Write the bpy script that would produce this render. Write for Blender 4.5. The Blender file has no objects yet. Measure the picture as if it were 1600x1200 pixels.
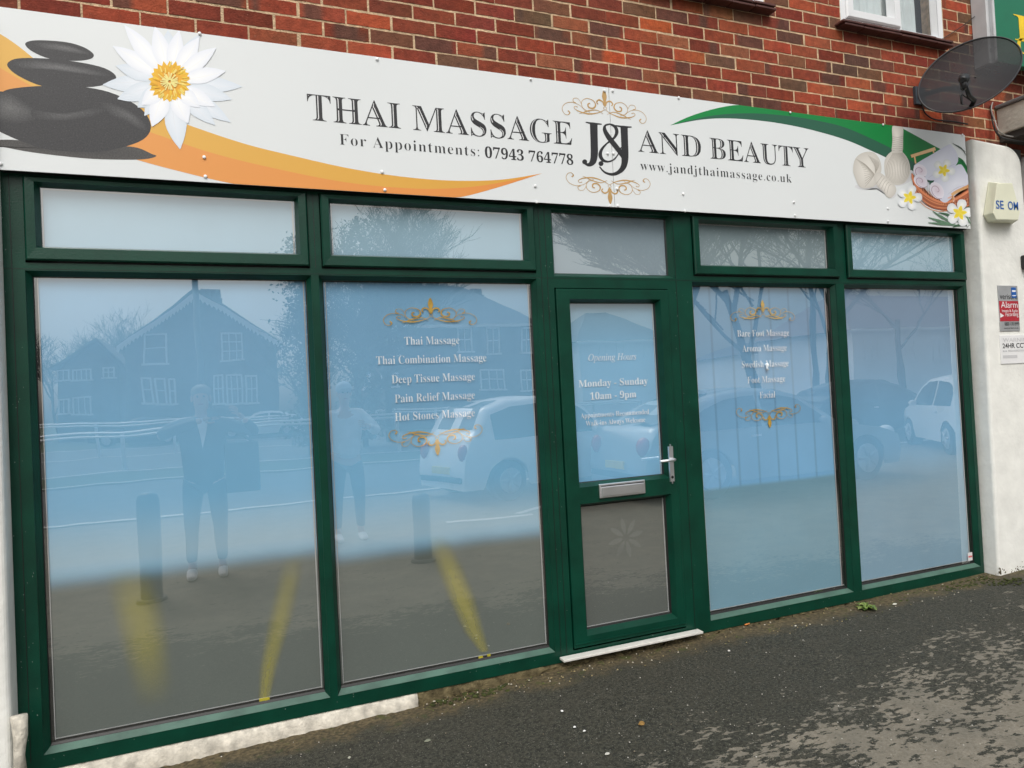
import bpy, bmesh, math, random
from mathutils import Vector, Matrix
R_ = math.radians
random.seed(7)
scene = bpy.context.scene
COL = scene.collection

# ------------------------------------------------------------------ camera
YAW, PITCH, ROLL, FPX = 0.385286, 0.0184319, -0.0510443, 1109.936
CAMP = Vector((0.0, -3.4528, 1.47))
FW = Vector((math.sin(YAW)*math.cos(PITCH), math.cos(YAW)*math.cos(PITCH), math.sin(PITCH)))
_r = Vector((math.cos(YAW), -math.sin(YAW), 0)); _u = _r.cross(FW)
RT = _r*math.cos(ROLL)+_u*math.sin(ROLL)
UP = -_r*math.sin(ROLL)+_u*math.cos(ROLL)
cam = bpy.data.objects.new("camera", bpy.data.cameras.new("camera"))
COL.objects.link(cam)
cam.data.sensor_width = 36; cam.data.lens = FPX/1600*36
cam.data.clip_start = 0.02; cam.data.clip_end = 2000
m3 = Matrix((RT, UP, -FW)).transposed()
cam.matrix_world = Matrix.Translation(CAMP) @ m3.to_4x4()
scene.camera = cam

# ------------------------------------------------------------------ world, sun, exposure
SUN_EL, SUN_AZ = R_(48), R_(200)       # high hazy sun on the street side
world = bpy.data.worlds.new("World"); scene.world = world; world.use_nodes = True
wn = world.node_tree; bg = wn.nodes['Background']
sky = wn.nodes.new('ShaderNodeTexSky'); sky.sky_type = 'NISHITA'; sky.sun_disc = False
sky.sun_elevation = SUN_EL; sky.sun_rotation = SUN_AZ; sky.air_density = 1.6; sky.dust_density = 4.0; sky.ozone_density = 1.0
hs = wn.nodes.new('ShaderNodeHueSaturation'); hs.inputs['Saturation'].default_value = 0.32; hs.inputs['Value'].default_value = 1.0
wn.links.new(sky.outputs[0], hs.inputs['Color'])
# overcast: the cloud cover is about three times as bright overhead as at the horizon
tcw = wn.nodes.new('ShaderNodeTexCoord'); sxw = wn.nodes.new('ShaderNodeSeparateXYZ'); wn.links.new(tcw.outputs['Generated'], sxw.inputs[0])
mrw = wn.nodes.new('ShaderNodeMapRange'); wn.links.new(sxw.outputs['Z'], mrw.inputs[0]); mrw.inputs[1].default_value = .1; mrw.inputs[2].default_value = 1.0; mrw.inputs[3].default_value = .92; mrw.inputs[4].default_value = 2.3
clw = wn.nodes.new('ShaderNodeTexNoise'); clw.inputs['Scale'].default_value = 2.2; clw.inputs['Detail'].default_value = 4; wn.links.new(tcw.outputs['Generated'], clw.inputs['Vector'])
mr2 = wn.nodes.new('ShaderNodeMapRange'); wn.links.new(clw.outputs[0], mr2.inputs[0]); mr2.inputs[3].default_value = .78; mr2.inputs[4].default_value = 1.22
mlw = wn.nodes.new('ShaderNodeMath'); mlw.operation = 'MULTIPLY'; wn.links.new(mrw.outputs[0], mlw.inputs[0]); wn.links.new(mr2.outputs[0], mlw.inputs[1])
vmw = wn.nodes.new('ShaderNodeVectorMath'); vmw.operation = 'SCALE'; wn.links.new(hs.outputs[0], vmw.inputs[0]); wn.links.new(mlw.outputs[0], vmw.inputs['Scale']); wn.links.new(vmw.outputs[0], bg.inputs[0])
bg.inputs[1].default_value = 0.13
sun = bpy.data.objects.new("sun", bpy.data.lights.new("sun", 'SUN')); COL.objects.link(sun)
sun.data.energy = 1.0; sun.data.angle = R_(25); sun.data.color = (1, .97, .92)
sd = Vector((math.sin(SUN_AZ)*math.cos(SUN_EL), math.cos(SUN_AZ)*math.cos(SUN_EL), math.sin(SUN_EL)))
sun.rotation_euler = sd.to_track_quat('Z', 'Y').to_euler(); sun.location = (0, -8, 12)
vs = scene.view_settings; scene.display_settings.display_device = 'sRGB'
vs.view_transform = 'Standard'; vs.look = 'None'; vs.exposure = -0.32; vs.gamma = 1; vs.use_curve_mapping = False
scene.cycles.max_bounces = 8; scene.cycles.transparent_max_bounces = 12

# ------------------------------------------------------------------ helpers
def ray(px, py): return FW + RT*((px-800)/FPX) - UP*((py-600)/FPX)
def at(px, py, y):                       # photo pixel -> point on the upright plane y (parallel to the shopfront)
    d = ray(px, py); t = (y-CAMP.y)/d.y; return CAMP + d*t
def mir(px, py, dist):                   # a thing seen reflected in the glass -> where it stands in the street
    p = at(px, py, dist); return Vector((p.x, -dist, p.z))
def link(o): COL.objects.link(o); return o
def tag(o, label=None, cat=None, group=None, kind=None):
    if label: o['label'] = label
    if cat: o['category'] = cat
    if group: o['group'] = group
    if kind: o['kind'] = kind
    return o
def thing(name, label, cat, loc=(0, 0, 0), rz=0, group=None):
    o = link(bpy.data.objects.new(name, None)); o.location = loc; o.rotation_euler = (0, 0, rz)
    o.empty_display_size = .2
    return tag(o, label, cat, group)
def obj(name, bm, mat, parent=None, smooth=False, mats=None):
    me = bpy.data.meshes.new(name); bm.to_mesh(me); bm.free()
    if mats:
        for m in mats: me.materials.append(m)
    elif mat: me.materials.append(mat)
    if smooth:
        for p in me.polygons: p.use_smooth = True
    o = link(bpy.data.objects.new(name, me))
    if parent: o.parent = parent; 
    return o
def box(bm, x0, x1, y0, y1, z0, z1, mi=0):
    v = [bm.verts.new((x, y, z)) for x in (x0, x1) for y in (y0, y1) for z in (z0, z1)]
    for f in ((0, 1, 3, 2), (4, 6, 7, 5), (0, 4, 5, 1), (2, 3, 7, 6), (0, 2, 6, 4), (1, 5, 7, 3)):
        fc = bm.faces.new([v[i] for i in f]); fc.material_index = mi
    return v
def boxm(*a):
    bm = bmesh.new(); box(bm, *a); return bm
def bevel(bm, w=.003, seg=2):
    bmesh.ops.bevel(bm, geom=list(bm.edges), offset=w, segments=seg, profile=.6, affect='EDGES'); return bm
def tube(bm, pts, rads, n=8, cap=True, mi=0):
    pts = [Vector(p) for p in pts]
    if not hasattr(rads, '__len__'): rads = [rads]*len(pts)
    rings = []; prev = None
    for i, p in enumerate(pts):
        d = (pts[min(i+1, len(pts)-1)]-pts[max(i-1, 0)])
        if d.length < 1e-9: d = Vector((0, 0, 1))
        d.normalize()
        a = prev if prev else (Vector((0, 0, 1)) if abs(d.z) < .9 else Vector((1, 0, 0)))
        s = d.cross(a)
        if s.length < 1e-4: s = d.cross(Vector((0, 1, 0)))
        s.normalize(); t = s.cross(d); prev = t
        rings.append([bm.verts.new(p+(s*math.cos(2*math.pi*k/n)+t*math.sin(2*math.pi*k/n))*rads[i]) for k in range(n)])
    for a, b in zip(rings, rings[1:]):
        for k in range(n):
            f = bm.faces.new((a[k], a[(k+1) % n], b[(k+1) % n], b[k])); f.material_index = mi; f.smooth = True
    if cap:
        for r_ in (rings[0][::-1], rings[-1]):
            f = bm.faces.new(r_); f.material_index = mi
    return rings
def ball(bm, c, r, su=12, sv=8, sc=(1, 1, 1), mi=0):
    res = bmesh.ops.create_uvsphere(bm, u_segments=su, v_segments=sv, radius=1)
    for v in res['verts']: v.co = Vector((c[0]+v.co.x*r*sc[0], c[1]+v.co.y*r*sc[1], c[2]+v.co.z*r*sc[2]))
    for v in res['verts']:
        for f in v.link_faces: f.smooth = True; f.material_index = mi
def ring(bm, x0, x1, z0, z1, prof, mi=0, sill=None):
    """mitred picture-frame profile: prof = [(outward offset, y), ...] round the rectangle"""
    loops = []
    for t, y in prof:
        loops.append([bm.verts.new(c) for c in ((x0-t, y, z0-t), (x1+t, y, z0-t), (x1+t, y, z1+t), (x0-t, y, z1+t))])
    for a, b in zip(loops, loops[1:]):
        for k in range(4):
            f = bm.faces.new((a[k], b[k], b[(k+1) % 4], a[(k+1) % 4])); f.material_index = sill if (sill is not None and k == 0) else mi
def plate(bm, x0, x1, z0, z1, holes, y, yb, mi=0):
    """flat plate facing the street with rectangular holes, plus outer edges back to yb"""
    xs = sorted(set([x0, x1]+[h[i] for h in holes for i in (0, 1)])); zs = sorted(set([z0, z1]+[h[i] for h in holes for i in (2, 3)]))
    vv = {}
    def V(x, z):
        if (x, z) not in vv: vv[(x, z)] = bm.verts.new((x, y, z))
        return vv[(x, z)]
    for xa, xb in zip(xs, xs[1:]):
        for za, zb in zip(zs, zs[1:]):
            cx, cz = (xa+xb)/2, (za+zb)/2
            if any(h[0] < cx < h[1] and h[2] < cz < h[3] for h in holes): continue
            f = bm.faces.new((V(xa, za), V(xb, za), V(xb, zb), V(xa, zb))); f.material_index = mi
    c = [(x0, z0), (x1, z0), (x1, z1), (x0, z1)]
    for k in range(4):
        a, b = c[k], c[(k+1) % 4]
        f = bm.faces.new([bm.verts.new(q) for q in ((a[0], y, a[1]), (a[0], yb, a[1]), (b[0], yb, b[1]), (b[0], y, b[1]))]); f.material_index = mi

# ------------------------------------------------------------------ materials
def srgb(r, g, b, k=1.0):
    def f(c):
        c = c/255; return (c/12.92 if c <= .04045 else ((c+.055)/1.055)**2.4)*k
    return (f(r), f(g), f(b), 1)
def mat(name, col, rough=.6, metal=0, var=.12, vscale=8, bump=0, bscale=60, spec=.5, detail=6):
    m = bpy.data.materials.new(name); m.use_nodes = True; nt = m.node_tree; p = nt.nodes['Principled BSDF']
    p.inputs['Roughness'].default_value = rough; p.inputs['Metallic'].default_value = metal
    p.inputs['Specular IOR Level'].default_value = spec
    tc = nt.nodes.new('ShaderNodeTexCoord')
    n = nt.nodes.new('ShaderNodeTexNoise'); n.inputs['Scale'].default_value = vscale; n.inputs['Detail'].default_value = detail
    nt.links.new(tc.outputs['Object'], n.inputs['Vector'])
    r = nt.nodes.new('ShaderNodeValToRGB'); c = col if len(col) == 4 else (*col, 1)
    r.color_ramp.elements[0].position = .3; r.color_ramp.elements[1].position = .7
    r.color_ramp.elements[0].color = tuple(min(1, x*(1-var)) for x in c[:3])+(1,)
    r.color_ramp.elements[1].color = tuple(min(1, x*(1+var)) for x in c[:3])+(1,)
    nt.links.new(n.outputs[0], r.inputs[0]); nt.links.new(r.outputs[0], p.inputs['Base Color'])
    if bump:
        n2 = nt.nodes.new('ShaderNodeTexNoise'); n2.inputs['Scale'].default_value = bscale; n2.inputs['Detail'].default_value = 5
        nt.links.new(tc.outputs['Object'], n2.inputs['Vector'])
        b = nt.nodes.new('ShaderNodeBump'); b.inputs['Strength'].default_value = bump; b.inputs['Distance'].default_value = .01
        nt.links.new(n2.outputs[0], b.inputs['Height']); nt.links.new(b.outputs[0], p.inputs['Normal'])
    return m
def attr_mat(name, rough=.5, noise=.1, nscale=40, bump=0, bscale=80, spec=.5, speck=None):
    m = bpy.data.materials.new(name); m.use_nodes = True; nt = m.node_tree; p = nt.nodes['Principled BSDF']
    p.inputs['Roughness'].default_value = rough; p.inputs['Specular IOR Level'].default_value = spec
    a = nt.nodes.new('ShaderNodeAttribute'); a.attribute_name = 'Col'
    tc = nt.nodes.new('ShaderNodeTexCoord')
    n = nt.nodes.new('ShaderNodeTexNoise'); n.inputs['Scale'].default_value = nscale; n.inputs['Detail'].default_value = 6
    nt.links.new(tc.outputs['Object'], n.inputs['Vector'])
    mr = nt.nodes.new('ShaderNodeMapRange'); mr.inputs[1].default_value = .25; mr.inputs[2].default_value = .75
    mr.inputs[3].default_value = 1-noise; mr.inputs[4].default_value = 1+noise
    nt.links.new(n.outputs[0], mr.inputs[0])
    mx = nt.nodes.new('ShaderNodeVectorMath'); mx.operation = 'SCALE'
    nt.links.new(a.outputs['Color'], mx.inputs[0]); nt.links.new(mr.outputs[0], mx.inputs['Scale'])
    out = mx.outputs[0]
    if speck:
        sc_, thr, colr = speck
        n3 = nt.nodes.new('ShaderNodeTexNoise'); n3.inputs['Scale'].default_value = sc_; n3.inputs['Detail'].default_value = 3
        nt.links.new(tc.outputs['Object'], n3.inputs['Vector'])
        m3_ = nt.nodes.new('ShaderNodeMapRange'); m3_.inputs[1].default_value = thr; m3_.inputs[2].default_value = thr+.06
        nt.links.new(n3.outputs[0], m3_.inputs[0])
        mm = nt.nodes.new('ShaderNodeMix'); mm.data_type = 'RGBA'; mm.inputs['B'].default_value = colr
        nt.links.new(m3_.outputs[0], mm.inputs['Factor']); nt.links.new(out, mm.inputs['A']); out = mm.outputs['Result']
    nt.links.new(out, p.inputs['Base Color'])
    if bump:
        n2 = nt.nodes.new('ShaderNodeTexNoise'); n2.inputs['Scale'].default_value = bscale; n2.inputs['Detail'].default_value = 6
        nt.links.new(tc.outputs['Object'], n2.inputs['Vector'])
        b = nt.nodes.new('ShaderNodeBump'); b.inputs['Strength'].default_value = bump; b.inputs['Distance'].default_value = .01
        nt.links.new(n2.outputs[0], b.inputs['Height']); nt.links.new(b.outputs[0], p.inputs['Normal'])
    return m

M = {}
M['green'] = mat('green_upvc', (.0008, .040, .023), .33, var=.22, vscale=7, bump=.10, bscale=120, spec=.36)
M['skylitdustygreen'] = mat('skylit_dusty_green_upvc', (.055, .120, .090), .42, var=.25, vscale=9, bump=.1, bscale=90, spec=.6)  # bottom beads only: sky light from above painted in as paler green, plus some dust
M['gasket'] = mat('black_gasket', (.006, .006, .006), .5)
M['darkvoid'] = mat('dark_recess', (.004, .005, .005), .8)
M['print'] = attr_mat('sign_print', rough=.42, noise=.015, nscale=3, spec=.4)
M['stoneprint'] = attr_mat('stone_print', rough=.42, noise=.34, nscale=170, spec=.4, speck=(420, .66, (.20, .20, .205, 1)))
M['signwhite'] = mat('sign_panel', (.735, .765, .77), .38, var=.02, vscale=1.2, spec=.5)
M['signback'] = mat('sign_tray', (.01, .01, .01), .6)
M['ink'] = mat('sign_ink', (.018, .018, .02), .4)
M['inkwhite'] = mat('sign_inline', (.74, .75, .76), .4, var=.01)
M['gold'] = mat('sign_gold', srgb(186, 150, 96), .4)
M['goldfilm'] = mat('gold_vinyl', srgb(196, 158, 62), .4, metal=.0, var=.25, vscale=18)
M['vinyl'] = mat('white_vinyl', (.80, .86, .90), .4)
M['rivet'] = mat('white_rivet', (.85, .86, .86), .3)
M['brick'] = attr_mat('brick', rough=.85, noise=.28, nscale=38, bump=.55, bscale=120, spec=.25, speck=(170, .70, (.42, .20, .13, 1)))
M['mortar'] = mat('mortar', (.62, .455, .29), .95, var=.28, vscale=30, bump=.8, bscale=140, spec=.1)
M['render'] = mat('painted_render', (.79, .79, .745), .8, var=.07, vscale=9, bump=.28, bscale=38, spec=.3)
M['upvcwhite'] = mat('white_upvc', (.78, .79, .80), .35, var=.03)
M['tile'] = mat('sill_tile', (.085, .028, .022), .55, var=.3, vscale=20, bump=.4, bscale=90)
M['curtain'] = mat('net_curtain', (.50, .56, .56), .9, var=.10, vscale=6)
M['metal'] = mat('satin_metal', (.86, .87, .88), .36, metal=1, var=.05)
M['alu'] = mat('white_threshold', (.66, .65, .60), .45, var=.08, vscale=30)
M['plinth'] = mat('painted_plinth', (.58, .54, .46), .85, var=.30, vscale=26, bump=.45, bscale=90, spec=.3)
M['alarm'] = mat('alarm_plastic', (.77, .77, .60), .45, var=.04, vscale=7)
M['dish'] = None
M['black'] = mat('black_plastic', (.012, .012, .013), .45)
M['cable'] = mat('black_cable', (.010, .010, .010), .6)
M['greycable'] = mat('grey_cable', (.32, .31, .29), .6)

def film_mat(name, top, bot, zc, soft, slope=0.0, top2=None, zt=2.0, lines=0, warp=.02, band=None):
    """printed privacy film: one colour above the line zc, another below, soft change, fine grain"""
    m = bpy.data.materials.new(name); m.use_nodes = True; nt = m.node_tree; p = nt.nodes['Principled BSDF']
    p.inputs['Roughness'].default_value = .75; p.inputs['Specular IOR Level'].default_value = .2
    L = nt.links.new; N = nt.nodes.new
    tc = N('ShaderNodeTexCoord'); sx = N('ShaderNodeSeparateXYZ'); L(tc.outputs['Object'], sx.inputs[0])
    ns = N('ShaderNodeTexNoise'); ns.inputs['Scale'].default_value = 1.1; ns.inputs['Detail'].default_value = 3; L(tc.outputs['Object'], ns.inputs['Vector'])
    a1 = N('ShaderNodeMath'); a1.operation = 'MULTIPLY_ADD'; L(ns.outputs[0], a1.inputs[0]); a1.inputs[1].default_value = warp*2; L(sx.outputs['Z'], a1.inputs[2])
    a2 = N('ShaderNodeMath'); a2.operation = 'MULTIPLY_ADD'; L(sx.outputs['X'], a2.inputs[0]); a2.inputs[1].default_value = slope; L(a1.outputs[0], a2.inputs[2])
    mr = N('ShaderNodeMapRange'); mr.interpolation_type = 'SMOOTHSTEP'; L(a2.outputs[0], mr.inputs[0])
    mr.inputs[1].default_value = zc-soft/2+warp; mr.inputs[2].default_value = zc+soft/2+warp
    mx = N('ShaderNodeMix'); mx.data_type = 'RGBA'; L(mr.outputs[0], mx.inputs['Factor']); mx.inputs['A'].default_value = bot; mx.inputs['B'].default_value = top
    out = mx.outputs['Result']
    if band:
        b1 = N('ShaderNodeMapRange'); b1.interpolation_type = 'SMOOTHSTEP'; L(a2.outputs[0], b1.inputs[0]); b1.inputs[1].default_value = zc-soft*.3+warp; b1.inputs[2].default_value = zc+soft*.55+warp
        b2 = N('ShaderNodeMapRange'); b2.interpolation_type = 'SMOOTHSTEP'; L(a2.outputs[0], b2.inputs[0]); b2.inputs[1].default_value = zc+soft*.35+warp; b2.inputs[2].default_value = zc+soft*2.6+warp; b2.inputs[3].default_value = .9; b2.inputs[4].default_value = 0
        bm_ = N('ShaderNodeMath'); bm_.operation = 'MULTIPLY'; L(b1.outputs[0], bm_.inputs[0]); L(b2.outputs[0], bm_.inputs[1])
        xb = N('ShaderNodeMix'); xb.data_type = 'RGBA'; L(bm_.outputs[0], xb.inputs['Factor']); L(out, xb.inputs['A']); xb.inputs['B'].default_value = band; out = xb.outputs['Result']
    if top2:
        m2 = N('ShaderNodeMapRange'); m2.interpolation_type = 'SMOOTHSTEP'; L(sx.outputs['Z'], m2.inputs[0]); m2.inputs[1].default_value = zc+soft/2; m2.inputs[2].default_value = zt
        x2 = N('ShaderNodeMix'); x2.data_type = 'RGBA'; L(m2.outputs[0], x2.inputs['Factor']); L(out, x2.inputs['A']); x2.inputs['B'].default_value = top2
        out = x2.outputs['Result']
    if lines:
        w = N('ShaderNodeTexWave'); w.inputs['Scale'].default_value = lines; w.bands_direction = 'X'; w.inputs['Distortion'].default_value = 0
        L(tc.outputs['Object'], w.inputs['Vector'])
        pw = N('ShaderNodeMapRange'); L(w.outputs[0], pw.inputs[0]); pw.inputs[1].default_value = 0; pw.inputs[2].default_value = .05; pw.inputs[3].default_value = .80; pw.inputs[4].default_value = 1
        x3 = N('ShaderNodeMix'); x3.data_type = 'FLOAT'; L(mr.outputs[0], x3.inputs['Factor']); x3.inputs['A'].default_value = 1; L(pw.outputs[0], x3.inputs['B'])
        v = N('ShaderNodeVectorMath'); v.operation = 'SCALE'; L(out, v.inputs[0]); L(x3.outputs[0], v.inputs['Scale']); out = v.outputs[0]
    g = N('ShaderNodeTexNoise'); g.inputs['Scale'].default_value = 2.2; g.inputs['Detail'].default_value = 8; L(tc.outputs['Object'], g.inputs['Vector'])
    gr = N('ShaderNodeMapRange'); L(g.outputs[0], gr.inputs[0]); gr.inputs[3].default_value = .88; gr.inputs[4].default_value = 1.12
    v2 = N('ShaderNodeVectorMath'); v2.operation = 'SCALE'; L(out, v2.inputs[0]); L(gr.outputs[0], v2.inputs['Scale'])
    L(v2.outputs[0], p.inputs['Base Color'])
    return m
def glass_mat(name, ior, wav=.0, wscale=2.0, tint=(1, 1, 1, 1)):
    m = bpy.data.materials.new(name); m.use_nodes = True; nt = m.node_tree
    for n in list(nt.nodes): nt.nodes.remove(n)
    N = nt.nodes.new; L = nt.links.new
    out = N('ShaderNodeOutputMaterial'); mix = N('ShaderNodeMixShader'); tr = N('ShaderNodeBsdfTransparent'); gl = N('ShaderNodeBsdfGlossy')
    fr = N('ShaderNodeFresnel'); fr.inputs['IOR'].default_value = ior
    gl.inputs['Roughness'].default_value = 0.0; gl.inputs['Color'].default_value = (1, 1, 1, 1); tr.inputs[0].default_value = tint
    ge = N('ShaderNodeNewGeometry'); fm = N('ShaderNodeMix'); fm.data_type = 'FLOAT'      # seen from inside: plain 10 % mirror
    L(ge.outputs['Backfacing'], fm.inputs['Factor']); L(fr.outputs[0], fm.inputs['A']); fm.inputs['B'].default_value = .08
    L(fm.outputs[0], mix.inputs[0]); L(tr.outputs[0], mix.inputs[1]); L(gl.outputs[0], mix.inputs[2]); L(mix.outputs[0], out.inputs[0])
    tc = N('ShaderNodeTexCoord'); n = N('ShaderNodeTexNoise'); n.inputs['Scale'].default_value = wscale; n.inputs['Detail'].default_value = 1.5
    L(tc.outputs['Object'], n.inputs['Vector'])
    b = N('ShaderNodeBump'); b.inputs['Strength'].default_value = 1; b.inputs['Distance'].default_value = wav
    L(n.outputs[0], b.inputs['Height']); L(b.outputs[0], gl.inputs['Normal'])
    return m
M['glass'] = glass_mat('window_glass', 2.8, .0006, 2.5)
M['roomglass'] = glass_mat('upper_glass', 1.8, .0005, 3)
M['darkglass'] = mat('dark_glass', (.02, .025, .03), .05, var=.1)

# ------------------------------------------------------------------ flat printed artwork helpers
class Art:
    """coloured flat shapes printed on an upright surface; each later shape lies a hair in front of the one before"""
    def __init__(s, y, step=.00012, xf=None, clip=None):
        s.bm = bmesh.new(); s.cl = s.bm.loops.layers.float_color.new('Col'); s.y = y; s.step = step; s.k = 0
        s.xf = xf or (lambda x, z: (x, z)); s.clip = clip
    def P(s, p):
        x, z = s.xf(*p)
        if s.clip:
            c = s.clip; x = min(max(x, c[0]), c[1]); z = min(max(z, c[2]), c[3])
        return Vector((x, s.y-s.step*s.k, z))
    def face(s, pts, cols):
        try: f = s.bm.faces.new([s.bm.verts.new(p) for p in pts])
        except ValueError: return
        for l, c in zip(f.loops, cols): l[s.cl] = c
        f.normal_update()
        if f.normal.y > 0: f.normal_flip()
    def poly(s, pts, col):
        s.k += 1; s.face([s.P(p) for p in pts], [col]*len(pts))
    def blob(s, pts, ccol, ecol, c=None):
        """closed shape shaded from a centre colour to an edge colour"""
        s.k += 1; n = len(pts)
        if c is None: c = (sum(p[0] for p in pts)/n, sum(p[1] for p in pts)/n)
        C = s.P(c)
        mid = [((p[0]+c[0])/2, (p[1]+c[1])/2) for p in pts]
        mc = tuple((a+b)/2 for a, b in zip(ccol, ecol))
        for i in range(n):
            j = (i+1) % n
            s.face([C, s.P(mid[i]), s.P(mid[j])], [ccol, mc, mc])
            s.face([s.P(mid[i]), s.P(pts[i]), s.P(pts[j]), s.P(mid[j])], [mc, ecol, ecol, mc])
    def stroke(s, pts, w, col, smooth=True, col2=None):
        s.k += 1
        if smooth: pts, w = spline(pts, w)
        elif not hasattr(w, '__len__'): w = [w]*len(pts)
        Lf, Rg = [], []
        for i, p in enumerate(pts):
            a = pts[max(i-1, 0)]; b = pts[min(i+1, len(pts)-1)]; dx, dy = b[0]-a[0], b[1]-a[1]; l = math.hypot(dx, dy) or 1
            nx, ny = -dy/l, dx/l; Lf.append((p[0]+nx*w[i]/2, p[1]+ny*w[i]/2)); Rg.append((p[0]-nx*w[i]/2, p[1]-ny*w[i]/2))
        n = len(pts); c2 = col2 or col
        for i in range(n-1):
            def cc(k): t = k/(n-1); return tuple(a*(1-t)+b*t for a, b in zip(col, c2))
            s.face([s.P(q) for q in (Lf[i], Rg[i], Rg[i+1], Lf[i+1])], [cc(i), cc(i), cc(i+1), cc(i+1)])
    def disc(s, c, r, col, n=14, rz=None):
        s.poly([(c[0]+r*math.cos(2*math.pi*i/n), c[1]+(rz or r)*math.sin(2*math.pi*i/n)) for i in range(n)], col)
    def done(s, name, m, parent): return obj(name, s.bm, m, parent)
def spline(pts, w, sub=6):
    if not hasattr(w, '__len__'): w = [w]*len(pts)
    if len(w) != len(pts):
        k = len(w)-1; w = [w[min(int(i*k/(len(pts)-1)), k-1)]*(1-(i*k/(len(pts)-1)-min(int(i*k/(len(pts)-1)), k-1)))+w[min(int(i*k/(len(pts)-1)), k-1)+1]*(i*k/(len(pts)-1)-min(int(i*k/(len(pts)-1)), k-1)) for i in range(len(pts))]
    P_ = [pts[0]]+list(pts)+[pts[-1]]; W = [w[0]]+list(w)+[w[-1]]; o, ow = [], []
    for i in range(1, len(P_)-2):
        for k in range(sub):
            t = k/sub
            def cr(a, b, c, d): return .5*((2*b)+(-a+c)*t+(2*a-5*b+4*c-d)*t*t+(-a+3*b-3*c+d)*t**3)
            o.append((cr(P_[i-1][0], P_[i][0], P_[i+1][0], P_[i+2][0]), cr(P_[i-1][1], P_[i][1], P_[i+1][1], P_[i+2][1])))
            ow.append(max(0, W[i]*(1-t)+W[i+1]*t))
    o.append(tuple(pts[-1])); ow.append(w[-1]); return o, ow
def close_spline(pts, sub=5):
    n = len(pts); o = []
    for i in range(n):
        a, b, c, d = pts[i-1], pts[i], pts[(i+1) % n], pts[(i+2) % n]
        for k in range(sub):
            t = k/sub
            o.append(tuple(.5*((2*b[j])+(-a[j]+c[j])*t+(2*a[j]-5*b[j]+4*c[j]-d[j])*t*t+(-a[j]+3*b[j]-3*c[j]+d[j])*t**3) for j in (0, 1)))
    return o

# letters: built-in vector text turned into flat meshes
def conv(s, mode):
    o = ''
    for c in s:
        if mode == 'b':
            if c.isupper(): c = chr(0x1D400+ord(c)-65)
            elif c.islower(): c = chr(0x1D41A+ord(c)-97)
            elif c.isdigit(): c = chr(0x1D7CE+ord(c)-48)
        elif mode == 'i':
            if c.isupper(): c = chr(0x1D434+ord(c)-65)
            elif c == 'h': c = '\u210e'
            elif c.islower(): c = chr(0x1D44E+ord(c)-97)
        o += c
    return o
def text_bm(s, mode='b', off=0.0, spacing=1.0):
    c = bpy.data.curves.new('lettering', 'FONT'); c.body = conv(s, mode); c.offset = off; c.space_character = spacing; c.resolution_u = 4
    o = bpy.data.objects.new('lettering', c); COL.objects.link(o)
    dg = bpy.context.evaluated_depsgraph_get(); me = bpy.data.meshes.new_from_object(o.evaluated_get(dg))
    bm = bmesh.new(); bm.from_mesh(me); bpy.data.objects.remove(o); bpy.data.curves.remove(c); bpy.data.meshes.remove(me)
    return bm
def add_text(bm, s, x0, x1, zb, cap, y, mode='b', off=0.0, spacing=1.0):
    """text between x0 and x1 with its baseline at zb and capitals cap high"""
    t = text_bm(s, mode, off, spacing)
    mn = min(v.co.x for v in t.verts); mxx = max(v.co.x for v in t.verts); kx = (x1-x0)/(mxx-mn); kz = cap/.68
    vm = {v: bm.verts.new((x0+(v.co.x-mn)*kx, y, zb+v.co.y*kz)) for v in t.verts}
    for f in t.faces:
        try:
            g = bm.faces.new([vm[v] for v in f.verts]); g.normal_update()
            if g.normal.y > 0: g.normal_flip()
        except ValueError: pass
    t.free()

def flourish(y, cx, zb, hw, h, up, m, parent, name='flourish'):
    """scrolled ornament with a fleur-de-lis, drawn both sides of its centre"""
    a = Art(y, .00004, xf=lambda u, v: (cx+u*hw, zb+(v if up else -v)*h/.72)); st0 = a.stroke; a.stroke = lambda p_, w_, c_: st0(p_, [q*.72 for q in w_] if hasattr(w_, '__len__') else w_*.72, c_)
    c = (1, 1, 1, 1)
    for sg in (1, -1):
        S = lambda L: [(sg*p[0], p[1]) for p in L]
        a.stroke(S([(.02, .17), (.16, .08), (.38, .02), (.6, .05), (.72, .12), (.70, .18), (.64, .16)]), [.015, .03, .055, .04, .02, .018, .03], c)
        a.stroke(S([(.05, .06), (.2, .14), (.42, .09), (.55, .02), (.62, .0)]), [.01, .03, .045, .02, .01], c)
        a.stroke(S([(.46, .08), (.6, .22), (.78, .27), (.93, .21), (1.0, .08), (.96, -.04), (.88, -.07), (.83, -.01), (.87, .04)]), [.01, .016, .02, .018, .016, .018, .022, .035, .05], c)
        a.stroke(S([(.36, .06), (.52, .16), (.54, .32), (.42, .42), (.27, .38), (.22, .27), (.28, .18), (.38, .19), (.40, .27), (.35, .30)]), [.012, .016, .018, .022, .03, .045, .055, .05, .04, .05], c)
        a.stroke(S([(.55, .26), (.62, .38), (.72, .38), (.74, .30), (.68, .27)]), [.01, .014, .016, .02, .03], c)
        a.stroke(S([(.02, .28), (.05, .38), (.13, .42), (.19, .36), (.16, .30)]), [.03, .045, .06, .04, .035], c)
    a.poly(close_spline([(0, .72), (.055, .55), (.035, .42), (.012, .27), (-.012, .27), (-.035, .42), (-.055, .55)], 4), c)
    a.stroke([(-.04, .22), (0, .26), (.04, .22), (0, .17), (-.04, .22)], .014, c)
    return a.done(name, m, parent)

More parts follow.
